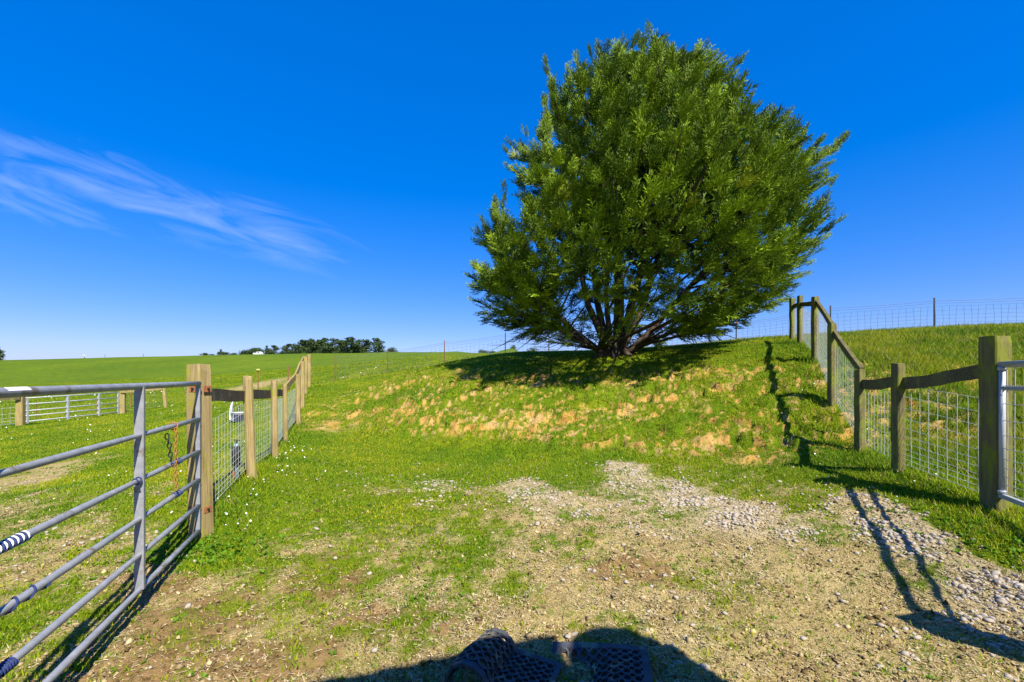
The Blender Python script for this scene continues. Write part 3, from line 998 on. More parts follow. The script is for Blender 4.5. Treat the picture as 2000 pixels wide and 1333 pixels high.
add_board(pf, (fb[0], fb[1] - .12, zpix(766, 21.7)), (x3 - .1, y3 - .1, zpix(760, 22)), .10, .05, M['post_tan'], 504)
add_mesh(pf, (fb[0] + .1, fb[1], zb_ + .1), (x3 - .05, y3, z3 + .1), M['wire_dark'], .004, [r_ * .85 / .82 for r_ in ROWS[::2]], .22, wob=.01)
add_mesh(pf, (x4, y4, H(x4, y4) + .1), (fa[0] - .1, fa[1], za + .1), M['wire'], .005, [r_ * .9 / .82 for r_ in ROWS[::2]], .2, wob=.01)
fg_ = empty('field_gate', (*fa, za), 'distant white five rail gate closing the left paddock', 'gate')
A, B = Vector((fa[0] + .16, fa[1] + .04, 0)), Vector((fb[0] - .14, fb[1] - .04, 0))
RY0, RY1 = [778, 790, 803, 813, 824], [767, 777, 787, 796, 805]
for r0, r1 in zip(RY0, RY1):
    mb = MB(); mb.tube([A + UP * zpix(r0, A.y), B + UP * zpix(r1, B.y)], .023, 8); mb.build('rail', M['galv_pale'], fg_, True, fg_)
for t in (.015, .40, .745, .985):
    c = A.lerp(B, t); ztp = zpix(RY0[0] + (RY1[0] - RY0[0]) * t, c.y) ; zbt = zpix(RY0[4] + (RY1[4] - RY0[4]) * t, c.y)
    mb = MB(); mb.box(c + UP * ((ztp + zbt) / 2 - .03), (.09 if .1 < t < .9 else .05, .06, ztp - zbt + .08)); mb.build('upright', M['galv_pale'], fg_, False, fg_)
# rusty stakes in the pasture behind
for k, (px, tp, bs, lab) in enumerate([(70, 786, 818, 'rusty stake behind the left end of the far gate'), (130, 783, 812, 'rusty stake behind the middle of the far gate'), (190, 780, 808, 'rusty stake behind the right half of the far gate'),
                                       (256, 765, 796, 'rusty stake behind the board right of the far gate'), (369, 756, 788, 'rusty stake showing at the left side of the near gate post'),
                                       (504, 722, 770, 'thin stake with a yellow cap above the second fence post')]):
    x, y = at(px, bs); z = H(x, y); t = zpix(tp, y); mb = MB()
    w = .05 if k != 4 else .09
    mb.box((x, y, (z + t) / 2 - .1), (w, w * .5, t - z + .2)); mb.box((x, y + w * .5, (z + t) / 2 - .1), (w * .3, w * .5, t - z + .2))
    if k == 5:
        e = empty('stake', (x, y, z), lab, 'stake', 'stakes in the pasture')
        mb.build('shaft', M['rust_post'], e, False, e)
        mb = MB(); mb.tube([(x, y, t - .06), (x, y, t + .02)], [.10, .09], 8); mb.build('cap', M['yellow'], e, True, e)
    else:
        tag(mb.build('stake', M['rust_post']), lab, 'stake', 'stakes in the pasture')

# ------------------------------------------------------------------ water hydrant and tub behind the left fence
x, y = at(463, 938); z = H(x, y); s = y / F
hy = empty('water_hydrant', (x, y, z), 'black foam wrapped standpipe with blue grey pipe behind the left fence', 'hydrant')
mb = MB(); mb.tube([(x, y, z - .1), (x - .005, y, z + 35 * s), (x - .012, y, z + 72 * s)], .022, 8); mb.build('pipe', M['blue_pipe'], hy, True, hy)
mb = MB(); mb.tube([(x - .006, y, z + 30 * s), (x - .012, y, z + 64 * s), (x - .012, y, z + 67 * s)], [.048, .046, .03], 12); mb.build('foam_sleeve', M['black_foam'], hy, True, hy)
mb = MB(); mb.tube([(x - .012, y, z + 60 * s), (x - .012, y, z + 80 * s)], [.024, .008], 8); mb.tube([(x - .05, y, z + 79 * s), (x + .03, y, z + 78 * s)], .007, 6); mb.build('handle', M['black_foam'], hy, True, hy)
mb = MB(); mb.tube([(x - .045, y + .02, z - .1), (x - .045, y + .02, z + 30 * s)], .02, 6); mb.build('stake', M['rust_orange'], hy, False, hy)

x, y = at(466, 823); z = H(x, y); s = y / F
tb = empty('water_tub', (x, y, z), 'cut down white plastic drum with upright flap seen through the left fence', 'tub')
mb = MB(); vs = []; fs = []; n = 20
prof = [(11 * s, 0), (12.5 * s, 4 * s), (12.5 * s, 17 * s), (13.3 * s, 17.5 * s), (11.5 * s, 17.2 * s), (11 * s, 5 * s), (0.01, 4.5 * s)]
for r_, h in prof:
    for k in range(n):
        a = 2 * math.pi * k / n; vs.append((x + r_ * math.cos(a), y + r_ * math.sin(a), z + h))
for i in range(len(prof) - 1):
    for k in range(n):
        fs.append((i * n + k, i * n + (k + 1) % n, (i + 1) * n + (k + 1) % n, (i + 1) * n + k))
mb.add(vs, fs); mb.build('drum', M['white_plastic'], tb, True, tb)
mb = MB(); vs = []; fs = []
for i, (h, w_, ins) in enumerate([(3, 6, 0), (14, 7, 0), (24, 6.5, .5), (32, 4.5, 1.6), (38, 1.6, 3.2), (40, .3, 4)]):
    for sgn, off in ((-1, 0), (1, 0), (1, .9), (-1, .9)):
        vs.append((x - 13.5 * s + (ins + off) * s, y - 2 * s + sgn * w_ * .9 * s, z + h * s))
for i in range(5):
    for k in range(4):
        fs.append((i * 4 + k, i * 4 + (k + 1) % 4, i * 4 + 4 + (k + 1) % 4, i * 4 + 4 + k))
fs += [(0, 1, 2, 3), (20, 21, 22, 23)]
mb.add(vs, fs); fl = mb.build('flap', M['white_plastic'], tb, True, tb)
mb = MB(); vs = []; fs = []
for k in range(9):
    a = R(-95 + 12 * k)
    for h in (1.5, 14):
        vs.append((x + 12.9 * s * math.cos(a), y + 12.9 * s * math.sin(a), z + h * s))
for k in range(8):
    fs.append((2 * k, 2 * k + 2, 2 * k + 3, 2 * k + 1))
mb.add(vs, fs); mb.build('navy_panel', M['navy_plastic'], tb, True, tb)

# ------------------------------------------------------------------ the big cypress
tree_rng = np.random.default_rng(21)
TX, TY = 200 / F * 13.5, 13.5
TZ = H(TX, TY) - .02
tree = empty('cypress_tree', (TX, TY, TZ), 'large dense wind-leaning cypress with many stems on the bank crest', 'tree')
SIL = np.array([(70, 1266, 1271), (85, 1256, 1276), (105, 1232, 1290), (120, 1195, 1350), (140, 1110, 1425), (180, 1085, 1440), (220, 1080, 1458), (250, 1075, 1520), (280, 1066, 1570), (310, 1024, 1588), (350, 1010, 1585), (400, 996, 1592), (440, 965, 1600),
                (480, 955, 1580), (520, 948, 1568), (560, 930, 1545), (590, 945, 1500), (620, 960, 1465), (640, 985, 1425), (655, 1040, 1380), (668, 1110, 1300)], float)


def sil_ok(p, grow=0):
    px = 1000 + p[0] / p[1] * F; py = HOR - (p[2] - EYE) / p[1] * F
    l = np.interp(py, SIL[:, 0], SIL[:, 1]) - grow; r_ = np.interp(py, SIL[:, 0], SIL[:, 2]) + grow
    return SIL[0, 0] <= py <= SIL[-1, 0] + 6 and l <= px <= r_


def frond(rs):
    """a flat feathery cypress spray along +x, unit length; returns thin triangles (n,3,3)"""
    qs = []

    def bit(p, d, ln, w, nrm):
        d = d / np.linalg.norm(d)
        a = rs.uniform(-.9, .9)
        sd_ = np.cross(nrm, d); sd_ /= np.linalg.norm(sd_)
        sd_ = sd_ * math.cos(a) + nrm * math.sin(a)
        qs.append([p - sd_ * w, p + sd_ * w, p + d * ln])
    up = np.array([0, 0, 1.0])

    def axis_z(t): return .16 * t * t
    for k in range(6):
        t = k / 6
        p = np.array([t, rs.normal() * .012, axis_z(t)])
        bit(p, np.array([1, rs.normal() * .15, .25 * t]), .26, .030, up)
    for k in range(11):
        t = .04 + .90 * k / 11
        sgn = 1 if k % 2 else -1
        ln = .36 * (1 - t) ** .7 * rs.uniform(.75, 1.2) + .07
        ang = R(rs.uniform(34, 54)) * sgn
        d = np.array([math.cos(ang), math.sin(ang), rs.normal() * .20 + .08])
        p0 = np.array([t, 0, axis_z(t)])
        nb = 4 if ln > .22 else 3
        for j in range(nb):
            pj = p0 + d * ln * (j / nb)
            sj = 1 if j % 2 else -1
            dj = d + np.array([.35, -.35 * sgn * sj, .12]) * (.6 if j else .1) + rs.normal(size=3) * .22
            bit(pj, dj, ln / nb * 1.5 + .045, .027, up)
    return np.array(qs)


FRONDS = [frond(tree_rng) for _ in range(12)]
base = np.array([TX, TY, TZ])
# stems: a short trunk splitting into a few limbs
STEMS = [(.10, .1, 8.9, .20, 1.0), (-1.9, -.8, 5.2, .135, 1.2), (-3.3, .5, 3.2, .125, 1.35), (-1.2, 1.2, 7.0, .13, 1.0), (1.5, -.4, 8.0, .15, 1.1), (2.6, .9, 6.4, .13, 1.15), (3.6, -.5, 4.4, .12, 1.35), (1.0, -1.8, 5.4, .11, 1.1), (-.6, -1.7, 5.6, .10, 1.05), (4.3, .6, 2.4, .085, 1.4), (-3.2, -.8, 1.5, .075, 1.3)]
stem_lines = []
for k, (dx, dy, dz, r0, pw) in enumerate(STEMS):
    pts = []; rads = []
    ox, oy = np.sign(dx) * .12, np.sign(dy) * .08
    for i in range(11):
        t = i / 10
        pts.append(Vector((TX + ox + dx * (t ** .9), TY + oy + dy * t, TZ - .05 + .25 * min(1, t * 6) + dz * (t ** pw))) + Vector((math.sin(i * 1.3 + k), math.cos(i * 1.7 + k), 0)) * .05 * min(1, t * 4))
        rads.append(r0 * .66 * (1.25 - t * 1.12) + .010)
    mb = MB(); mb.tube(pts, rads, 9); mb.build('stem', M['bark'], tree, True, tree)
    stem_lines.append(np.array([tuple(p) for p in pts]))
SP = np.concatenate([l_[1:] for l_ in stem_lines])
mb = MB()
mb.tube([(TX, TY, TZ - .3), (TX, TY, TZ + .02), (TX + .02, TY, TZ + .25), (TX + .03, TY, TZ + .6)], [.40, .31, .22, .13], 12)
for a_ in range(6):
    an = a_ * 1.05 + .3
    mb.tube([(TX + .2 * math.cos(an), TY + .2 * math.sin(an), TZ + .22), (TX + .42 * math.cos(an), TY + .42 * math.sin(an), TZ + .03), (TX + .75 * math.cos(an), TY + .75 * math.sin(an), TZ - .12)], [.13, .09, .03], 6)
mb.build('trunk', M['bark'], tree, True, tree)

cz = np.array([EYE + (HOR - r_[0]) / F * 13.5 for r_ in SIL])[::-1]
cl_x = np.array([(r_[1] - 1000) / F * 13.5 for r_ in SIL])[::-1]; cr_x = np.array([(r_[2] - 1000) / F * 13.5 for r_ in SIL])[::-1]
zlo, zhi = cz[0], cz[-1]
pads = []
for shell, want, gap in ((True, 290, .84), (False, 15, 1.0)):
    tries = 0; got = 0
    while got < want and tries < 9000:
        tries += 1
        z = zlo + (zhi - zlo) * tree_rng.random()
        l, r_ = np.interp(z, cz, cl_x), np.interp(z, cz, cr_x)
        c, hw = (l + r_) / 2, (r_ - l) / 2
        if tree_rng.random() > .2 + .8 * min(1, hw / 4.0):
            continue
        th = tree_rng.uniform(0, 2 * math.pi); rad = tree_rng.uniform(.74, 1.0) if shell else math.sqrt(tree_rng.uniform(.1, .5))
        p = np.array([c + math.cos(th) * hw * rad, TY + math.sin(th) * hw * (1.22 if math.sin(th) < 0 else .70) * rad, z])
        ax_ = np.array([c * .5 + TX * .5, TY, TZ + 1.8])
        grow = tree_rng.uniform(-62, -4)
        for _ in range(40):
            if sil_ok(p, grow):
                break
            p = ax_ + (p - ax_) * .96
        px = 1000 + p[0] / p[1] * F; py = HOR - (p[2] - EYE) / p[1] * F
        if py > 585 and 1080 < px < 1340 and tree_rng.random() < .62: continue
        if py > 610 and tree_rng.random() < .4: continue
        if pads and min(np.linalg.norm((p - q[0]) * np.array([1, 1, 1.25])) for q in pads) < gap * tree_rng.uniform(.75, 1.2):
            continue
        pads.append((p, shell)); got += 1
for (px, py) in [(1270, 68), (1240, 108), (1375, 100), (1345, 128), (1445, 122), (1440, 172), (1078, 140), (1088, 182), (1155, 118), (1195, 108), (1305, 118), (1405, 130), (1545, 252), (1525, 242), (1634, 272), (1605, 302), (1598, 345), (1624, 441), (1600, 400), (1582, 495), (1568, 540),
                 (1010, 286), (1032, 278), (1000, 335), (1068, 205), (984, 410), (958, 440), (945, 455), (922, 560), (938, 515), (950, 630), (975, 632), (1490, 600), (1455, 632), (1425, 648), (1012, 655), (1045, 664), (1470, 213), (1500, 234), (1062, 268), (1215, 100), (1560, 262), (1610, 375), (1530, 590), (932, 590), (1112, 150), (1130, 132), (1175, 108), (1250, 88), (1290, 108), (1325, 122), (1362, 108), (1390, 118), (1420, 128), (1432, 150), (1456, 200), (1485, 228), (1515, 244), (1585, 282), (1612, 325), (1608, 355), (1612, 420), (1596, 465), (1575, 515), (1550, 560), (948, 482), (972, 424), (992, 372), (1006, 310), (1020, 300), (1072, 225), (1082, 160), (936, 540), (940, 610), (990, 645), (1405, 655), (1380, 660)]:
    ux, uy = px - 1262, py - 420; ul = math.hypot(ux, uy); ext = tree_rng.uniform(0, 16) * (1 if py < 560 else 0)
    pads.append((np.array(pp(px + ux / ul * ext, py + uy / ul * ext * .6, TY + tree_rng.uniform(-.7, .7))), None))

wood = MB(); qv = []; qt = []


def put(pos, d, nrm, ln, c0):
    d = d / np.linalg.norm(d)
    sd2 = np.cross(nrm, d); sd2 /= np.linalg.norm(sd2) + 1e-9
    n2 = np.cross(d, sd2)
    Q = FRONDS[tree_rng.integers(len(FRONDS))]
    Wv = pos + ln * (Q[..., 0:1] * d + Q[..., 1:2] * sd2 * tree_rng.choice([-1, 1]) + Q[..., 2:3] * n2)
    qv.append(Wv.reshape(-1, 3))
    cc = np.repeat(c0[None], len(Q), 0)[:, None, :] * (1 + tree_rng.normal(size=(len(Q), 1, 1)) * .18)
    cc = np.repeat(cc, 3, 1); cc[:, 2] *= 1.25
    qt.append(np.clip(cc, .004, 1).reshape(-1, 3))


for bi, (tip, shell) in enumerate(pads):
    hz = tip[2] - TZ
    dd_ = SP - tip
    hd = np.hypot(dd_[:, 0], dd_[:, 1]); dz_ = -dd_[:, 2]
    cost = np.sqrt((hd ** 2).astype(float) + dz_ ** 2) + np.where(dz_ < .25 * hd + .1, 3.0 * (.25 * hd + .1 - dz_), 0)
    start = SP[int(np.argmin(cost))]
    dv = tip - start; L = max(.6, np.linalg.norm(dv))
    ctrl = start + np.array([dv[0] * .6, dv[1] * .6, dv[2] * (.38 if dv[2] > 0 else .3)]) + tree_rng.normal(size=3) * .10

    def bez(t):
        return start * (1 - t) ** 2 + ctrl * 2 * t * (1 - t) + tip * t * t

    def tan(t):
        v_ = (ctrl - start) * 2 * (1 - t) + (tip - ctrl) * 2 * t
        return v_ / (np.linalg.norm(v_) + 1e-9)
    r0 = .014 + .006 * L
    wood.tube([bez(t) for t in (0, .25, .5, .75, 1)], [r0, r0 * .8, r0 * .6, r0 * .38, .005], 4, False)
    leader = shell is None
    clump = tree_rng.normal()
    out = tip - np.array([TX + .8, TY, TZ + 2.6]); out /= np.linalg.norm(out) + 1e-6
    pn = np.array([0, 0, 1.0]) + out * .35 + tree_rng.normal(size=3) * .22; pn /= np.linalg.norm(pn)
    reach = min(L * .95, tree_rng.uniform(1.25, 1.85))
    step = .24 if leader else .36
    ns = max(2, int(reach / step))
    for k in range(ns + 1):
        f_ = k / ns                       # 0 at the tip, 1 inward
        t = 1 - f_ * reach / L
        pos0 = bez(t); tg = tan(t)
        side = np.cross(pn, tg); side /= np.linalg.norm(side) + 1e-9
        spots = [0.0] if (k == 0 or leader) else ([-1, 1] if k % 2 else [-.55, .9, 0.1])
        for sg in spots:
            lat = sg * tree_rng.uniform(.26, .46)
            cen = pos0 + side * lat + tg * abs(lat) * .5 + pn * (tree_rng.normal() * .07 + .05)
            px = 1000 + cen[0] / cen[1] * F; py = HOR - (cen[2] - EYE) / cen[1] * F
            if py > 590 and 1090 < px < 1320 and tree_rng.random() < .45: continue
            if not leader and not sil_ok(cen, -8): continue
            v_ = np.clip(.50 + .12 * clump + tree_rng.normal() * .24, 0, 1)
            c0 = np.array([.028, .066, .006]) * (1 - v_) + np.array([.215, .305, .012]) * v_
            if tree_rng.random() < .02: c0 = c0 * np.array([1.25, 1.0, 1.1])
            R_ = tree_rng.uniform(.75, 1.2)
            nfr = (5 if k == 0 else 7) if leader else int(6 * R_)
            for j in range(nfr):
                rd_ = tree_rng.normal(size=3); rd_ /= np.linalg.norm(rd_)
                d_ = tg * (1.0 if leader else .75) + out * .30 + rd_ * ((.30 if k == 0 else .50) if leader else .70) + np.array([.14, 0, .24 if hz > 2.4 else -.08])
                d_ /= np.linalg.norm(d_)
                ln = tree_rng.uniform(.30, .48) * R_ * ((.8 + .5 * f_) if leader else (1.2 if k == 0 else 1.0))
                put(cen - d_ * ln * .15 + tree_rng.normal(size=3) * .03, d_, pn + rd_ * .5, ln, c0 * tree_rng.uniform(.85, 1.15))
# short inner sprays deep in the crown
fill_n = 0
while fill_n < 26000:
    m_ = 4000
    zz = tree_rng.uniform(zlo + 1.6, zhi - 1.2, m_)
    l, r_ = np.interp(zz, cz, cl_x), np.interp(zz, cz, cr_x)
    th = tree_rng.uniform(0, 6.283, m_); rd = np.sqrt(tree_rng.uniform(0, .34, m_))
    P = np.stack([(l + r_) / 2 + np.cos(th) * (r_ - l) / 2 * rd, TY + np.sin(th) * (r_ - l) / 2 * .78 * rd, zz], 1)
    py = HOR - (P[:, 2] - EYE) / P[:, 1] * F
    ok = fbm(P[:, 0] * .8 + P[:, 1] * .5, P[:, 2] * .8 - P[:, 1] * .6, 2, 231) > -.12
    ok &= tree_rng.random(m_) < sstep(560, 400, py)
    P = P[ok]; n_ = len(P)
    e1 = tree_rng.normal(size=(n_, 3)); e1 /= np.linalg.norm(e1, axis=1)[:, None]
    e2 = np.cross(e1, tree_rng.normal(size=(n_, 3))); e2 /= np.linalg.norm(e2, axis=1)[:, None]
    s1 = tree_rng.uniform(.08, .16, (n_, 1)); s2 = tree_rng.uniform(.03, .06, (n_, 1))
    qv.append(np.stack([P - e2 * s2 * 1.3, P + e2 * s2 * 1.3, P + e1 * s1 * 1.6], 1).reshape(-1, 3))
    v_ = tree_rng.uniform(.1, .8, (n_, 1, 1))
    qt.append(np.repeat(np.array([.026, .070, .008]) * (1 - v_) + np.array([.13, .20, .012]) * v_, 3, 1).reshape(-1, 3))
    fill_n += n_
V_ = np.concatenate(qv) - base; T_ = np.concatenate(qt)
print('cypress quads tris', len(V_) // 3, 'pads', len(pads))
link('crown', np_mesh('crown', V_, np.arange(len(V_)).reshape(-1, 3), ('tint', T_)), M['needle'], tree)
tag(wood.build('branches', M['bark'], tree, True, tree), kind='stuff')
# bare dead twigs hanging at the lower left and right
mb = MB()
for k in range(26):
    sx = -1 if k % 3 else 1
    a = Vector((TX + sx * tree_rng.uniform(.5, 2.4), TY + tree_rng.uniform(-1, 1), TZ + tree_rng.uniform(.5, 1.3)))
    b = a + Vector((sx * tree_rng.uniform(.5, 1.3), tree_rng.uniform(-.5, .5), -tree_rng.uniform(.2, .5)))
    c = b + Vector((sx * tree_rng.uniform(.2, .6), tree_rng.uniform(-.2, .2), tree_rng.uniform(-.25, .05)))
    mb.tube([a, a.lerp(b, .5) + UP * .08, b, c], [.014, .011, .008, .003], 4, False)
tag(mb.build('dead_twigs', M['bark'], tree, False, tree), kind='stuff')

# ------------------------------------------------------------------ trees on the far skyline
def far_crown(seed, kind):
    """unit-height crown: many small leaf clumps; kind 0 tall pine, 1 rounded bush, 2 spiky pine"""
    rs = np.random.default_rng(seed); quads_ = []; tints = []
    lobes = []
    if kind == 1:
        for k in range(9):
            a = rs.uniform(0, 6.28); r_ = rs.uniform(0, .42)
            lobes.append((r_ * math.cos(a), r_ * math.sin(a), rs.uniform(.2, .72), rs.uniform(.18, .30), .8))
    else:
        for k in range(11 if kind == 0 else 9):
            h = .10 + .82 * k / 10; w = (.34 if kind == 0 else .24) * (1.05 - h) + .06
            a = rs.uniform(0, 6.28); r_ = rs.uniform(.2, 1) * w
            lobes.append((r_ * math.cos(a), r_ * math.sin(a), h, .09 + w * .45, .7))
        lobes.append((rs.normal() * .02, 0, .93, .07, 1.4))
    for (x, y, z, r_, sq) in lobes:
        n = int(85 * (r_ / .18) ** 1.4) + 24
        dirs = rs.normal(size=(n, 3)); dirs /= np.linalg.norm(dirs, axis=1)[:, None]
        rad = r_ * rs.uniform(.45, 1.12, n)
        c = np.array([x, y, z]) + dirs * rad[:, None] * np.array([1, 1, sq])
        e1 = rs.normal(size=(n, 3)); e1 /= np.linalg.norm(e1, axis=1)[:, None]
        e2 = np.cross(e1, dirs); e2 /= np.linalg.norm(e2, axis=1)[:, None] + 1e-6
        s1 = rs.uniform(.02, .05, (n, 1)); s2 = rs.uniform(.015, .03, (n, 1))
        quads_.append(np.stack([c - e1 * s1, c + e2 * s2, c + e1 * s1, c - e2 * s2], 1))
        sh = rs.uniform(.6, 1.3, (n, 1, 1)) * rs.uniform(.8, 1.15)
        tints.append(np.repeat(np.array([.045, .075, .018])[None, None] * sh, 4, 1))
    V = np.concatenate(quads_).reshape(-1, 3); T = np.concatenate(tints).reshape(-1, 3)
    return np_mesh('far_crown', V, np.arange(len(V)).reshape(-1, 4), ('tint', T))


FC = {k: [far_crown(700 + 10 * k + j, k) for j in range(4)] for k in range(3)}
for l_ in FC.values():
    for me in l_: me.materials.append(M['needle_far'])
mb = MB(); mb.tube([(0, 0, -.1), (.01, 0, .3), (0, .01, .85)], [.028, .02, .006], 6)
trk = bpy.data.meshes.new('far_trunk'); trk.from_pydata([tuple(v) for v in mb.v], [], mb.f); trk.materials.append(M['bark_far'])
ORD = ['first', 'second', 'third', 'fourth', 'fifth', 'sixth', 'seventh', 'eighth', 'ninth', 'tenth', 'eleventh', 'twelfth', 'thirteenth', 'fourteenth', 'fifteenth', 'sixteenth', 'seventeenth', 'eighteenth', 'nineteenth', 'twentieth', 'twenty-first', 'twenty-second', 'twenty-third', 'twenty-fourth', 'twenty-fifth', 'twenty-sixth']
FT = [(400, 687, 1, 1.3), (413, 690, 1, 1.3), (430, 683, 2, .9), (441, 685, 1, 1.3), (458, 687, 1, 1.4), (478, 681, 1, 1.3), (492, 680, 1, 1.1), (507, 675, 1, 1.25), (521, 676, 2, 1.0), (535, 675, 0, 1.1), (549, 683, 1, 1.3), (562, 672, 0, 1.0), (577, 666, 1, 1.0),
      (590, 664, 0, 1.0), (601, 666, 0, .9), (610, 662, 0, .9), (622, 664, 0, 1.0), (634, 661, 0, .95), (647, 662, 2, 1.1), (661, 663, 0, .9), (672, 665, 0, 1.0), (687, 659, 0, 1.15), (701, 664, 0, .9), (716, 664, 0, 1.0), (738, 661, 0, 1.05), (764, 676, 1, 1.0)]


def far_tree(px, top, kind, wid, label, group, base_py, k, d=185.):
    x = (px - 1000) / F * d; z = H(x, d) - .3
    h = max(2.0, zpix(top, d) - z)
    e = empty('skyline_tree', (x, d, z), label, 'tree', group)
    cr = bpy.data.objects.new('crown', FC[kind][k % 4]); COL.objects.link(cr); cr.parent = e
    wx = h * wid
    cr.scale = (wx, wx, h); cr.rotation_euler = (0, 0, k * 1.9)
    tr = bpy.data.objects.new('trunk', trk); COL.objects.link(tr); tr.parent = e; tr.scale = (h, h, h)


KN = {0: 'tall dark pine', 1: 'low rounded bush', 2: 'narrow spiky tree'}
for k, (px, top, kind, wid) in enumerate(FT):
    far_tree(px, top, kind, wid * (1.5 if kind == 1 else 1.65), KN[kind] + ', ' + ORD[k] + ' from the left in the distant skyline row', 'distant skyline tree row', 0, k, 180 + 8 * (k % 3))
for k, (px, top, kind, wid, lab) in enumerate([(943, 680, 1, 1.4, 'low dark bush on the skyline left of the steel fence post'), (965, 682, 1, 1.5, 'small flat bush close beside the skyline fence post'), (1003, 669, 1, 1.0, 'rounded grey green tree on the skyline behind the netting'),
                                               (1038, 674, 1, 1.1, 'smaller rounded tree on the skyline nearest the cypress branches'), (1172, 676, 1, 1.2, 'pale bush just visible behind the foot of the cypress'), (-4, 676, 2, 1.0, 'sliver of a dark tree at the far left edge of the skyline')]):
    far_tree(px, top, kind, wid, lab, 'scattered skyline bushes', 0, k + 2, 185)

# pickup and mast on the skyline
x, d = (505 - 1000) / F * 168, 168.; z = H(x, d)
pk = empty('pickup_truck', (x, d, z), 'tiny white pickup truck parked before the distant trees', 'truck')
mb = MB(); z -= .35; mb.box((x - .1, d, z + .75), (3.0, 1.7, .62)); mb.box((x - 1.2, d, z + 1.12), (.7, 1.6, .14)); mb.build('body', M['car_white'], pk, False, pk)
mb = MB(); vs = [(x + a, d + b, z + c) for (a, c) in ((-.5, 1.06), (1.2, 1.06), (.85, 1.65), (-.2, 1.65)) for b in (-.75, .75)]
mb.add(vs, [(0, 2, 4, 6), (1, 7, 5, 3), (6, 4, 5, 7), (2, 3, 5, 4), (0, 6, 7, 1)]); mb.build('cab', M['car_white'], pk, False, pk)
mb = MB(); mb.box((x + .35, d - .765, z + 1.36), (.8, .02, .34)); mb.build('window', M['glass'], pk, False, pk)
for wx in (-1.1, .9):
    mb = MB(); mb.tube([(x + wx, d - .95, z + .38), (x + wx, d - .7, z + .38)], .38, 12); mb.build('wheel', M['tyre'], pk, False, pk)
x, d = (165 - 1000) / F * 150, 150.; z = H(x, d)
ms = empty('weather_mast', (x, d, z), 'small white mast standing on the skyline of the left pasture', 'mast')
mb = MB(); mb.tube([(x, d, z - .5), (x, d, zpix(694, d))], .09, 6); mb.build('pole', M['dark_post'], ms, False, ms)
mb = MB(); zt_ = zpix(695, d)
mb.tube([(x - .75, d, zt_ + .3), (x - .1, d, zt_), (x + .7, d, zt_ + .1)], [.05, .22, .05], 6); mb.tube([(x, d, zt_ - .2), (x + .25, d, zt_ - .5)], [.2, .05], 6); mb.build('head', M['white_plastic'], ms, False, ms)
for k, px in enumerate((205, 280)):
    x, d = (px - 1000) / F * 150, 150.; z = H(x, d)
    mb = MB(); mb.tube([(x, d, z - .3), (x, d, z + 1.1)], [.06, .05], 6)
    tag(mb.build('fence_stake', M['dark_post']), ('thin stake on the left skyline right of the white mast', 'thin stake on the skyline midway between mast and trees')[k], 'stake')

# ------------------------------------------------------------------ made-up shed and bin shapes behind the camera, added to throw the bottom-edge shadow
def roof_z(x): return 3.60 + .36 * (x - .86)
sh = empty('tool_shed', (.1, -2.0, 0), 'boarded shed with lean-to roof behind the camera', 'shed')  # unseen; sloped top added to cast the low left part of the shadow
mb = MB(); xs0, xs1, y0, y1 = -.6, 2.05, -3.0, -.55
vs = [(xs0, y0, -.1), (xs1, y0, -.1), (xs1, y1, -.1), (xs0, y1, -.1), (xs0, y0, roof_z(xs0) - .1), (xs1, y0, roof_z(xs1) - .1), (xs1, y1, roof_z(xs1) - .1), (xs0, y1, roof_z(xs0) - .1)]
mb.add(vs, [(0, 1, 5, 4), (1, 2, 6, 5), (2, 3, 7, 6), (3, 0, 4, 7)]); mb.build('wall', M['shed_board'], sh, False, sh)
mb = MB(); vs = []
for x in (xs0 - .1, xs1 + .02):
    for y in (y0 - .1, y1 + .08):
        for t in (-.09, -.03): vs.append((x, y, roof_z(x) + t))
mb.add(vs, [(0, 1, 3, 2), (4, 6, 7, 5), (0, 4, 5, 1), (2, 3, 7, 6), (0, 2, 6, 4), (1, 5, 7, 3)]); mb.build('roof', M['roof_tin'], sh, False, sh)
fbn = empty('feed_bin', (2.0, .02, 0), 'tall galvanised feed bin with domed lid behind the camera', 'feed bin')  # unseen; added to cast the rounded hump of the shadow
mb = MB(); mb.tube([(2.0, .02, .9), (2.0, .02, 1.3), (2.0, .02, 2.98)], [.12, .30, .30], 18); mb.build('drum', M['roof_tin'], fbn, True, fbn)
mb = MB(); mb.tube([(2.0, .02, 2.98), (2.0, .02, 3.14), (2.0, .02, 3.24), (2.0, .02, 3.30)], [.30, .26, .16, .04], 18); mb.build('lid', M['roof_tin'], fbn, True, fbn)
for a in range(4):
    an = a * math.pi / 2 + .4; mb = MB()
    mb.tube([(2.0 + .28 * math.cos(an), .02 + .28 * math.sin(an), -.1), (2.0 + .28 * math.cos(an), .02 + .28 * math.sin(an), 1.4)], .03, 6); mb.build('leg', M['roof_tin'], fbn, False, fbn)

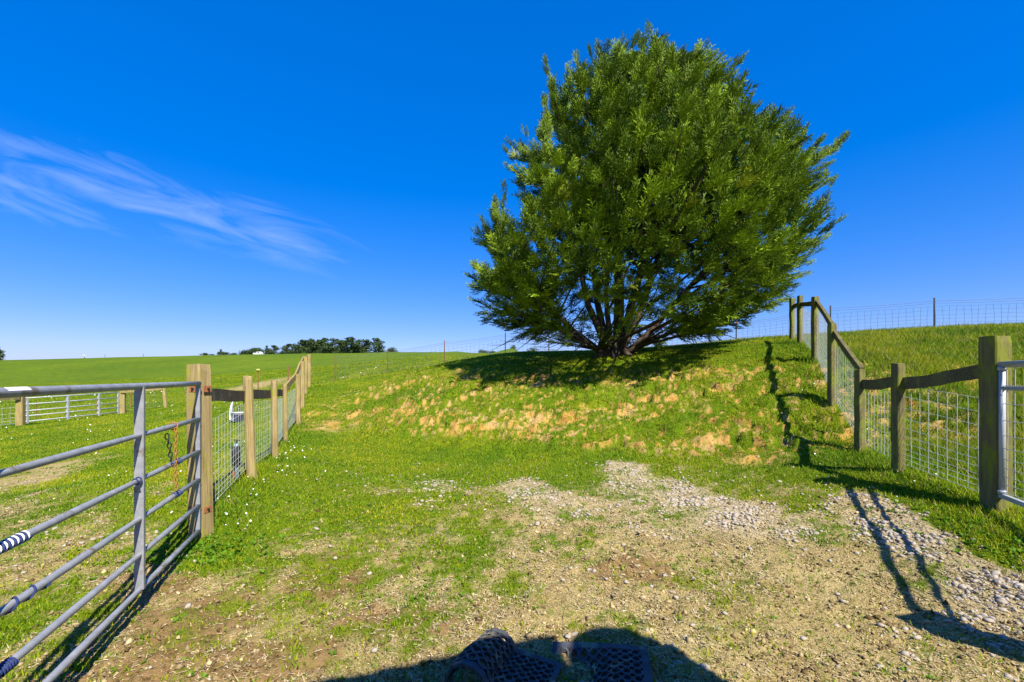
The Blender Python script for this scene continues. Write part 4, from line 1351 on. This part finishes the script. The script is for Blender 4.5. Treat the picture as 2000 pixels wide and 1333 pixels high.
# ------------------------------------------------------------------ torn rubber mats
def mat_piece(name, label, nu, nv, pitch, hole, thick, border, place):
    """grid of holes; place(u, v, w) maps plan metres + height to world"""
    mb = MB(); seg = 8

    def cell(u0, v0, u1, v1, holed):
        cu_, cv_ = (u0 + u1) / 2, (v0 + v1) / 2
        if not holed:
            vs = [place(a, b, c) for c in (0, thick) for a, b in ((u0, v0), (u1, v0), (u1, v1), (u0, v1))]
            mb.add(vs, [(4, 5, 6, 7), (3, 2, 1, 0), (0, 1, 5, 4), (1, 2, 6, 5), (2, 3, 7, 6), (3, 0, 4, 7)])
            return
        out, inn = [], []
        hx, hy_ = (u1 - u0) / 2, (v1 - v0) / 2
        for k in range(seg):
            a = 2 * math.pi * (k + .5) / seg
            c, s2 = math.cos(a), math.sin(a); m_ = max(abs(c), abs(s2))
            out.append((cu_ + hx * c / m_, cv_ + hy_ * s2 / m_)); inn.append((cu_ + hole * c, cv_ + hole * s2))
        vs = [place(a, b, thick) for a, b in out] + [place(a, b, thick + .004) for a, b in inn] + [place(a, b, 0) for a, b in inn] + [place(a, b, 0) for a, b in out]
        fs = []
        for k in range(seg):
            j = (k + 1) % seg
            fs += [(k, j, seg + j, seg + k), (seg + k, seg + j, 2 * seg + j, 2 * seg + k), (2 * seg + k, 2 * seg + j, 3 * seg + j, 3 * seg + k)]
        mb.add(vs, fs)
    for i in range(nu):
        for j in range(nv):
            cell(border + i * pitch, border + j * pitch, border + (i + 1) * pitch, border + (j + 1) * pitch, True)
    U, Vv = border * 2 + nu * pitch, border * 2 + nv * pitch
    for i in range(nu + 2):
        a0 = 0 if i == 0 else border + (i - 1) * pitch; a1 = border + i * pitch if i <= nu else U
        cell(a0, Vv - border, a1, Vv, False); cell(a0, 0, a1, border, False)
    for j in range(nv):
        cell(0, border + j * pitch, border, border + (j + 1) * pitch, False); cell(U - border, border + j * pitch, U, border + (j + 1) * pitch, False)
    o = mb.build(name, M['rubber'])
    return tag(o, label, 'mat')


c2 = at(1264, 1286); c1 = at(1082, 1268)
e_u = Vector((c1[0] - c2[0], c1[1] - c2[1], 0)); e_u.normalize(); e_v = Vector((-e_u.y, e_u.x, 0))   # along the strip leftwards, then towards the camera
if e_v.y > 0: e_v = -e_v
z2 = H(*c2) + .012


def place2(u, v, w):
    VV = .040 * 2 + 9 * .052
    vv = VV - v
    q = Vector((c2[0], c2[1], 0)) + e_u * u + e_v * vv
    zz = z2 + .02 - .5 * max(0, u - .17) * sstep(.02, .16, vv) - .035 * u + w + .006 * math.sin(u * 9)
    return Vector((q.x, q.y, float(zz)))


mat_piece('rubber_mat', 'flat black rubber drainage mat half buried at the bottom edge', 8, 9, .052, .019, .014, .040, place2)
c3 = at(905, 1300)
z3_ = H(*c3)


def place1(u, v, w):
    # u runs to the right and towards the camera, v across; the far-left edge is rolled over
    ang = R(-24)
    rr_ = .10
    arc = min(u, .30) / rr_ if u < .30 else 3.0
    if u < .30:
        lx_ = -math.cos(arc) * rr_ + rr_; hz = math.sin(arc) * rr_
        nx_, nz_ = -math.cos(arc), math.sin(arc)
    else:
        lx_ = -math.cos(3.0) * rr_ + rr_ + (u - .30) * .97; hz = math.sin(3.0) * rr_ - (u - .30) * .06
        nx_, nz_ = .25, .97
    t_ = v - .22
    q = Vector((c3[0] + .03, c3[1] + .02, 0))
    e1 = Vector((math.cos(ang), math.sin(ang), 0)); e2 = Vector((math.sin(ang) * -1, math.cos(ang), 0))
    lx2 = lx_ * (1 - .25 * t_)
    pos = q + e1 * (lx2 + nx_ * w) + e2 * t_
    return Vector((pos.x, pos.y, z3_ + .02 + hz * (1.0 - .35 * t_) + nz_ * w + .012 * math.sin(v * 14)))


mat_piece('rubber_mat', 'curled torn black rubber mat with round holes at the bottom edge', 10, 6, .052, .019, .014, .03, place1)

# ------------------------------------------------------------------ stones, clods, straw
ICO_V = []
ph = (1 + 5 ** .5) / 2
for a, b in ((1, ph), (-1, ph), (1, -ph), (-1, -ph)):
    ICO_V += [(0, a, b), (a, b, 0), (b, 0, a)]
ICO_V = np.array(ICO_V, float); ICO_V /= np.linalg.norm(ICO_V[0])
from itertools import combinations
_d = np.linalg.norm(ICO_V[:, None] - ICO_V[None], axis=2); _el = np.min(_d[_d > 1e-6])
ICO_F = [f for f in combinations(range(12), 3) if all(abs(_d[a, b] - _el) < 1e-3 for a, b in combinations(f, 2))]
ICO_F = np.array([f if np.dot(np.cross(ICO_V[f[1]] - ICO_V[f[0]], ICO_V[f[2]] - ICO_V[f[0]]), ICO_V[f[0]]) > 0 else (f[0], f[2], f[1]) for f in ICO_F])


def rocks(n, rs):
    """n unit rocks (n,12,3) with random shape"""
    v = ICO_V[None] * rs.uniform(.68, 1.2, (n, 12, 1))
    v = v * rs.uniform(.65, 1.25, (n, 1, 3)) * np.array([1.15, 1.0, .62])
    a = rs.uniform(0, 6.28, n); c, s = np.cos(a)[:, None], np.sin(a)[:, None]
    return np.stack([v[..., 0] * c - v[..., 1] * s, v[..., 0] * s + v[..., 1] * c, v[..., 2]], 2)


def wedge(n, rs, d0, d1, p, spread=1.2, pad=.6):
    e = 2 - p
    d = (d0 ** e + rs.random(n) * (d1 ** e - d0 ** e)) ** (1 / e)
    x = rs.uniform(-1, 1, n) * (spread * d + pad)
    return x, d


rs = np.random.default_rng(5)
x, y = wedge(90000, rs, 1.9, 9.5, 1.3)
z, bk, g, c, st = full_cover(x, y)
cl_n = sstep(-.12, .28, fbm(x * 2.3, y * 2.3, 3, 141))
keep = rs.random(len(x)) < np.clip(np.where(x > 1.9, st ** 1.5 * 1.5, st ** 2.2 * 1.15) * cl_n + .004 + .008 * (x > .8), 0, 1)
x, y, z, st = x[keep], y[keep], z[keep], st[keep]
size = .008 + .016 * rs.random(len(x)) ** 2.4 + .004 * st
inview = (np.abs(x) < 1.1 * y) & (y > 2.3)
order = np.argsort(-(size / y) * inview)
big, rest = order[:300], order[300:]
SM = []
for k in range(10):
    me = np_mesh('stone', rocks(1, rs)[0], ICO_F); me.materials.append(M['stone']); SM.append(me)
for k, i in enumerate(big):
    o = bpy.data.objects.new('stone', SM[k % 10]); COL.objects.link(o); o.parent = ground
    o.location = (x[i], y[i], z[i] + size[i] * .18); s = float(size[i]); o.scale = (s, s, s); o.rotation_euler = (random.uniform(-.3, .3), random.uniform(-.3, .3), random.uniform(0, 6.28))
n = len(rest)
rv = rocks(n, rs) * size[rest][:, None, None] + np.stack([x[rest], y[rest], z[rest] + size[rest] * .15], 1)[:, None]
gf = (ICO_F[None] + (np.arange(n) * 12)[:, None, None]).reshape(-1, 3)
tag(link('gravel', np_mesh('gravel', rv.reshape(-1, 3), gf), M['stone']), 'loose pale rubble strewn across the yard', 'gravel', None, 'stuff')
print('stones', n + 300)

OCT_V = np.array([(1, 0, 0), (-1, 0, 0), (0, 1, 0), (0, -1, 0), (0, 0, 1), (0, 0, -1)], float)
OCT_F = np.array([(0, 2, 4), (2, 1, 4), (1, 3, 4), (3, 0, 4), (2, 0, 5), (1, 2, 5), (3, 1, 5), (0, 3, 5)])
x, y = wedge(78000, rs, 1.8, 7.5, 1.5)
z, bk, g, c, st = full_cover(x, y)
keep = rs.random(len(x)) < np.clip((1 - .8 * g) * .8 * sstep(-.35, .2, fbm(x * 2.2, y * 2.2, 3, 151)), 0, 1)
x, y, z = x[keep], y[keep], z[keep]; n = len(x)
size = .0035 + .005 * rs.random(n) + .014 * rs.random(n) ** 9
rv = OCT_V[None] * rs.uniform(.6, 1.35, (n, 6, 1)) * rs.uniform(.7, 1.3, (n, 1, 3)) * np.array([1.2, 1.0, .75])
rv = rv + rs.normal(size=(n, 6, 3)) * .22
a_ = rs.uniform(0, 6.28, n); ca_, sa_ = np.cos(a_)[:, None], np.sin(a_)[:, None]
rv = np.stack([rv[..., 0] * ca_ - rv[..., 1] * sa_, rv[..., 0] * sa_ + rv[..., 1] * ca_, rv[..., 2]], 2)
rv = rv * size[:, None, None] + np.stack([x, y, z + size * .12], 1)[:, None]
gf = (OCT_F[None] + (np.arange(n) * 6)[:, None, None]).reshape(-1, 3)
u_ = rs.random((n, 1, 1)) ** 1.8
ct = np.repeat(np.array([.10, .062, .026]) * (1 - u_) + np.array([.52, .40, .20]) * u_, 6, 1).reshape(-1, 3)
tag(link('dirt_clods', np_mesh('dirt_clods', rv.reshape(-1, 3), gf, ('tint', ct)), M['clod']), 'dry brown clods scattered over the trampled yard', 'clods', None, 'stuff')
print('clods', n)

x, y = wedge(95000, rs, 1.8, 8.0, 1.5)
z, bk, g, c, st = full_cover(x, y)
keep = rs.random(len(x)) < np.clip((1 - g) * 1.0 * sstep(-.35, .2, fbm(x * 1.2, y * 1.2, 3, 161)), 0, 1)
x, y, z = x[keep], y[keep], z[keep]; n = len(x)
a = rs.uniform(0, 6.28, n); ln = rs.uniform(.012, .045, n) * (1 + .8 * (rs.random(n) < .06)); w = .0012 + .0006 * y
dx, dy = np.cos(a) * ln, np.sin(a) * ln
P0 = np.stack([x - dy / ln * w, y + dx / ln * w, z + .004], 1); P1 = np.stack([x + dy / ln * w, y - dx / ln * w, z + .005], 1)
P2 = np.stack([x + dx, y + dy, z + .004 + rs.uniform(0, .35, n) * ln], 1)
tv = np.stack([P0, P1, P2], 1).reshape(-1, 3)
sc_ = rs.uniform(.6, 1.25, (n, 1, 1))
tt = np.repeat(np.array([.56, .45, .25])[None, None] * sc_, 3, 1).reshape(-1, 3)
tag(link('dry_straw', np_mesh('dry_straw', tv, np.arange(len(tv)).reshape(-1, 3), ('tint', tt)), M['straw']), 'dry straw and dead grass littering the yard', 'straw', None, 'stuff')
print('straw', n)

# ------------------------------------------------------------------ grass
def blades(x, y, z, hgt, wid, lean, tint, rs):
    n = len(x)
    a = rs.uniform(0, 6.28, n); b = rs.uniform(0, 6.28, n)
    cx_, sx_ = np.cos(a) * wid / 2, np.sin(a) * wid / 2
    P0 = np.stack([x - cx_, y - sx_, z - .006], 1); P1 = np.stack([x + cx_, y + sx_, z - .006], 1)
    l = lean * hgt
    P2 = np.stack([x + np.cos(b) * l, y + np.sin(b) * l, z + hgt], 1)
    V = np.stack([P0, P1, P2], 1).reshape(-1, 3)
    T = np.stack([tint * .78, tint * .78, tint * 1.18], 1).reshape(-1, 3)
    return V, T


NT = 285000
x, y = wedge(NT, rs, 1.9, 60, 1.62)
z, bk, g, c, st = full_cover(x, y)
rr = x - right_line(y)
long_r = sstep(.25, .8, rr) * sstep(3.2, 4, y)
fl_ = np.exp(-((x - left_line(y)) / .22) ** 2) * sstep(4.0, 4.4, y) * sstep(19, 17, y)
fr_ = np.exp(-(rr / .28) ** 2) * sstep(3.0, 3.6, y) * sstep(14, 12, y)
wfy = np.interp(x, [p_[0] for p_ in wpts], [p_[1] for p_ in wpts])
crest = np.exp(-((y - wfy) / .5) ** 2) * (x > -9)
pr = np.maximum(g, .13 * (y < 9) * (1 - st)) * (1 - .92 * c) * (1 - .5 * st)
keep = rs.random(NT) < pr
x, y, z, g, c, long_r, fl_, fr_, crest, rr, bk = [q[keep] for q in (x, y, z, g, c, long_r, fl_, fr_, crest, rr, bk)]
n = len(x)
hn = 1 + .5 * fbm(x * 1.5, y * 1.5, 3, 171)
h = (.020 + .009 * sstep(4, 7, y) + .008 * bk) * (1 + .012 * y) * np.clip(hn, .5, 1.7)
h = h + .10 * long_r * rs.uniform(.4, 1.2, n) + .055 * fl_ * rs.uniform(.3, 1.2, n) + .06 * fr_ * rs.uniform(.3, 1.2, n) + .12 * crest * rs.uniform(0, 1.1, n) ** 2
NBL = 4
X = np.repeat(x, NBL); Y = np.repeat(y, NBL); Z = np.repeat(z, NBL)
sp = (.016 + .0035 * Y)
X = X + rs.normal(size=len(X)) * sp; Y2 = Y + rs.normal(size=len(X)) * sp
Hh = np.repeat(h, NBL) * rs.uniform(.55, 1.25, len(X))
Wd = (.0042 + .0013 * Y) * rs.uniform(.7, 1.3, len(X)) * np.where(Y < 5, 1.25, 1.0)
# ground slope correction for offset blades
Z2 = Z + (Y2 - Y) * .18 * np.repeat(bk, NBL)
big_n = np.repeat(fbm(x * .55, y * .55, 3, 181), NBL)
tn = np.clip(.5 + .9 * big_n + rs.normal(size=len(X)) * .22, 0, 1)[:, None]
cA, cB, cC = np.array([.080, .19, .005]), np.array([.21, .31, .007]), np.array([.42, .40, .016])
tint = np.where(tn < .5, cA + (cB - cA) * tn * 2, cB + (cC - cB) * (tn - .5) * 2)
dry = (rs.random(len(X)) < (.05 + .10 * np.repeat(long_r, NBL) + .5 * np.repeat(crest, NBL)))[:, None]
tint = np.where(dry, np.array([.34, .29, .10]), tint)
dk = np.repeat(long_r, NBL)[:, None]
tint = tint * (1 - .15 * dk)
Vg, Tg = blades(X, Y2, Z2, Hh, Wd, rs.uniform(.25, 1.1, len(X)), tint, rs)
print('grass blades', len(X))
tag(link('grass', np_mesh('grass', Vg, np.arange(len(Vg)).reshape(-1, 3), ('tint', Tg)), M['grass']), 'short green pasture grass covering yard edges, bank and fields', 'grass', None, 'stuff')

# broad-leaved weeds: low rosettes in the yard and two dock patches in the paddock
wx, wy = wedge(5200, rs, 2.0, 7.0, 1.6)
z, bk, g, c, st = full_cover(wx, wy)
keep = rs.random(len(wx)) < np.clip(.12 + g * .8, 0, 1) * (1 - c) * sstep(-.1, .3, fbm(wx * 1.4, wy * 1.4, 2, 191)) * (wx < 2.6)
wx, wy = wx[keep], wy[keep]
ex_ = []
for (px, py, n_, sp_) in [(30, 898, 120, .5), (185, 908, 150, .5), (330, 1090, 90, .2), (430, 1080, 160, .28), (1985, 1060, 120, .25), (1880, 1010, 90, .3), (1790, 900, 60, .3)]:
    c_ = at(px, py); ex_.append(np.stack([c_[0] + rs.normal(size=n_) * sp_, c_[1] + rs.normal(size=n_) * sp_ * .6], 1))
ex_ = np.concatenate(ex_); nn = len(wx)
wx = np.concatenate([wx, ex_[:, 0]]); wy = np.concatenate([wy, ex_[:, 1]])
wz = land(wx, wy)[0]
sz = np.concatenate([rs.uniform(.012, .03, nn), rs.uniform(.02, .045, len(ex_))])
NL = 7
X = np.repeat(wx, NL); Y = np.repeat(wy, NL); Z = np.repeat(wz, NL); S = np.repeat(sz, NL) * rs.uniform(.7, 1.3, len(X))
a = rs.uniform(0, 6.28, len(X)); el = rs.uniform(.25, 1.0, len(X))
D = np.stack([np.cos(a) * np.cos(el), np.sin(a) * np.cos(el), np.sin(el)], 1); Sd = np.stack([-np.sin(a), np.cos(a), np.zeros(len(a))], 1)
O = np.stack([X, Y, Z], 1)
qv_ = np.stack([O, O + (D * .55 + Sd * .26) * S[:, None], O + D * S[:, None] + np.array([0, 0, -.12]) * S[:, None], O + (D * .55 - Sd * .26) * S[:, None]], 1).reshape(-1, 3)
t_ = np.array([.11, .24, .012]) * rs.uniform(.65, 1.35, (len(X), 1)); t_ = np.repeat(t_[:, None], 4, 1).reshape(-1, 3)
tag(link('low_weeds', np_mesh('low_weeds', qv_, np.arange(len(qv_)).reshape(-1, 4), ('tint', t_)), M['grass']), 'low broad-leaved weeds sprouting through the dirt and along fences', 'weeds', None, 'stuff')

# daisies
fx_, fy_ = wedge(13000, rs, 4.0, 34, 1.3)
z, bk, g, c, st = full_cover(fx_, fy_)
lf_ = fx_ - left_line(fy_)
pd = .5 * np.exp(-((lf_ - .25) / .35) ** 2) * (fy_ < 9) + .22 * (lf_ < -.3) * sstep(-.05, .3, fbm(fx_ * .7, fy_ * .7, 2, 201)) * (fy_ > 5) + .25 * np.exp(-((fx_ - right_line(fy_) + .2) / .4) ** 2) * (fy_ < 8)
keep = rs.random(len(fx_)) < pd * sstep(.5, .9, g) * (1 - c)
fx_, fy_, z = fx_[keep], fy_[keep], z[keep]; n = len(fx_)
r_ = (.0045 + .0007 * fy_) * rs.uniform(.7, 1.2, n)
ang = np.arange(6) * math.pi / 3
tilt = rs.normal(size=(n, 2)) * .35 + np.array([0, -.35])
ring = np.stack([np.cos(ang), np.sin(ang)], 1)
pv = np.zeros((n, 6, 3)); pv[..., 0] = fx_[:, None] + ring[None, :, 0] * r_[:, None]; pv[..., 1] = fy_[:, None] + ring[None, :, 1] * r_[:, None]
pv[..., 2] = z[:, None] + .045 + .0008 * fy_[:, None] - (ring[None, :, 0] * tilt[:, :1] * -1 + ring[None, :, 1] * tilt[:, 1:] * 1) * r_[:, None]
tag(link('daisies', np_mesh('daisies', pv.reshape(-1, 3), np.arange(n * 6).reshape(-1, 6)), M['petal']), 'small white daisies dotted through the grass', 'daisies', None, 'stuff')
print('daisies', n)
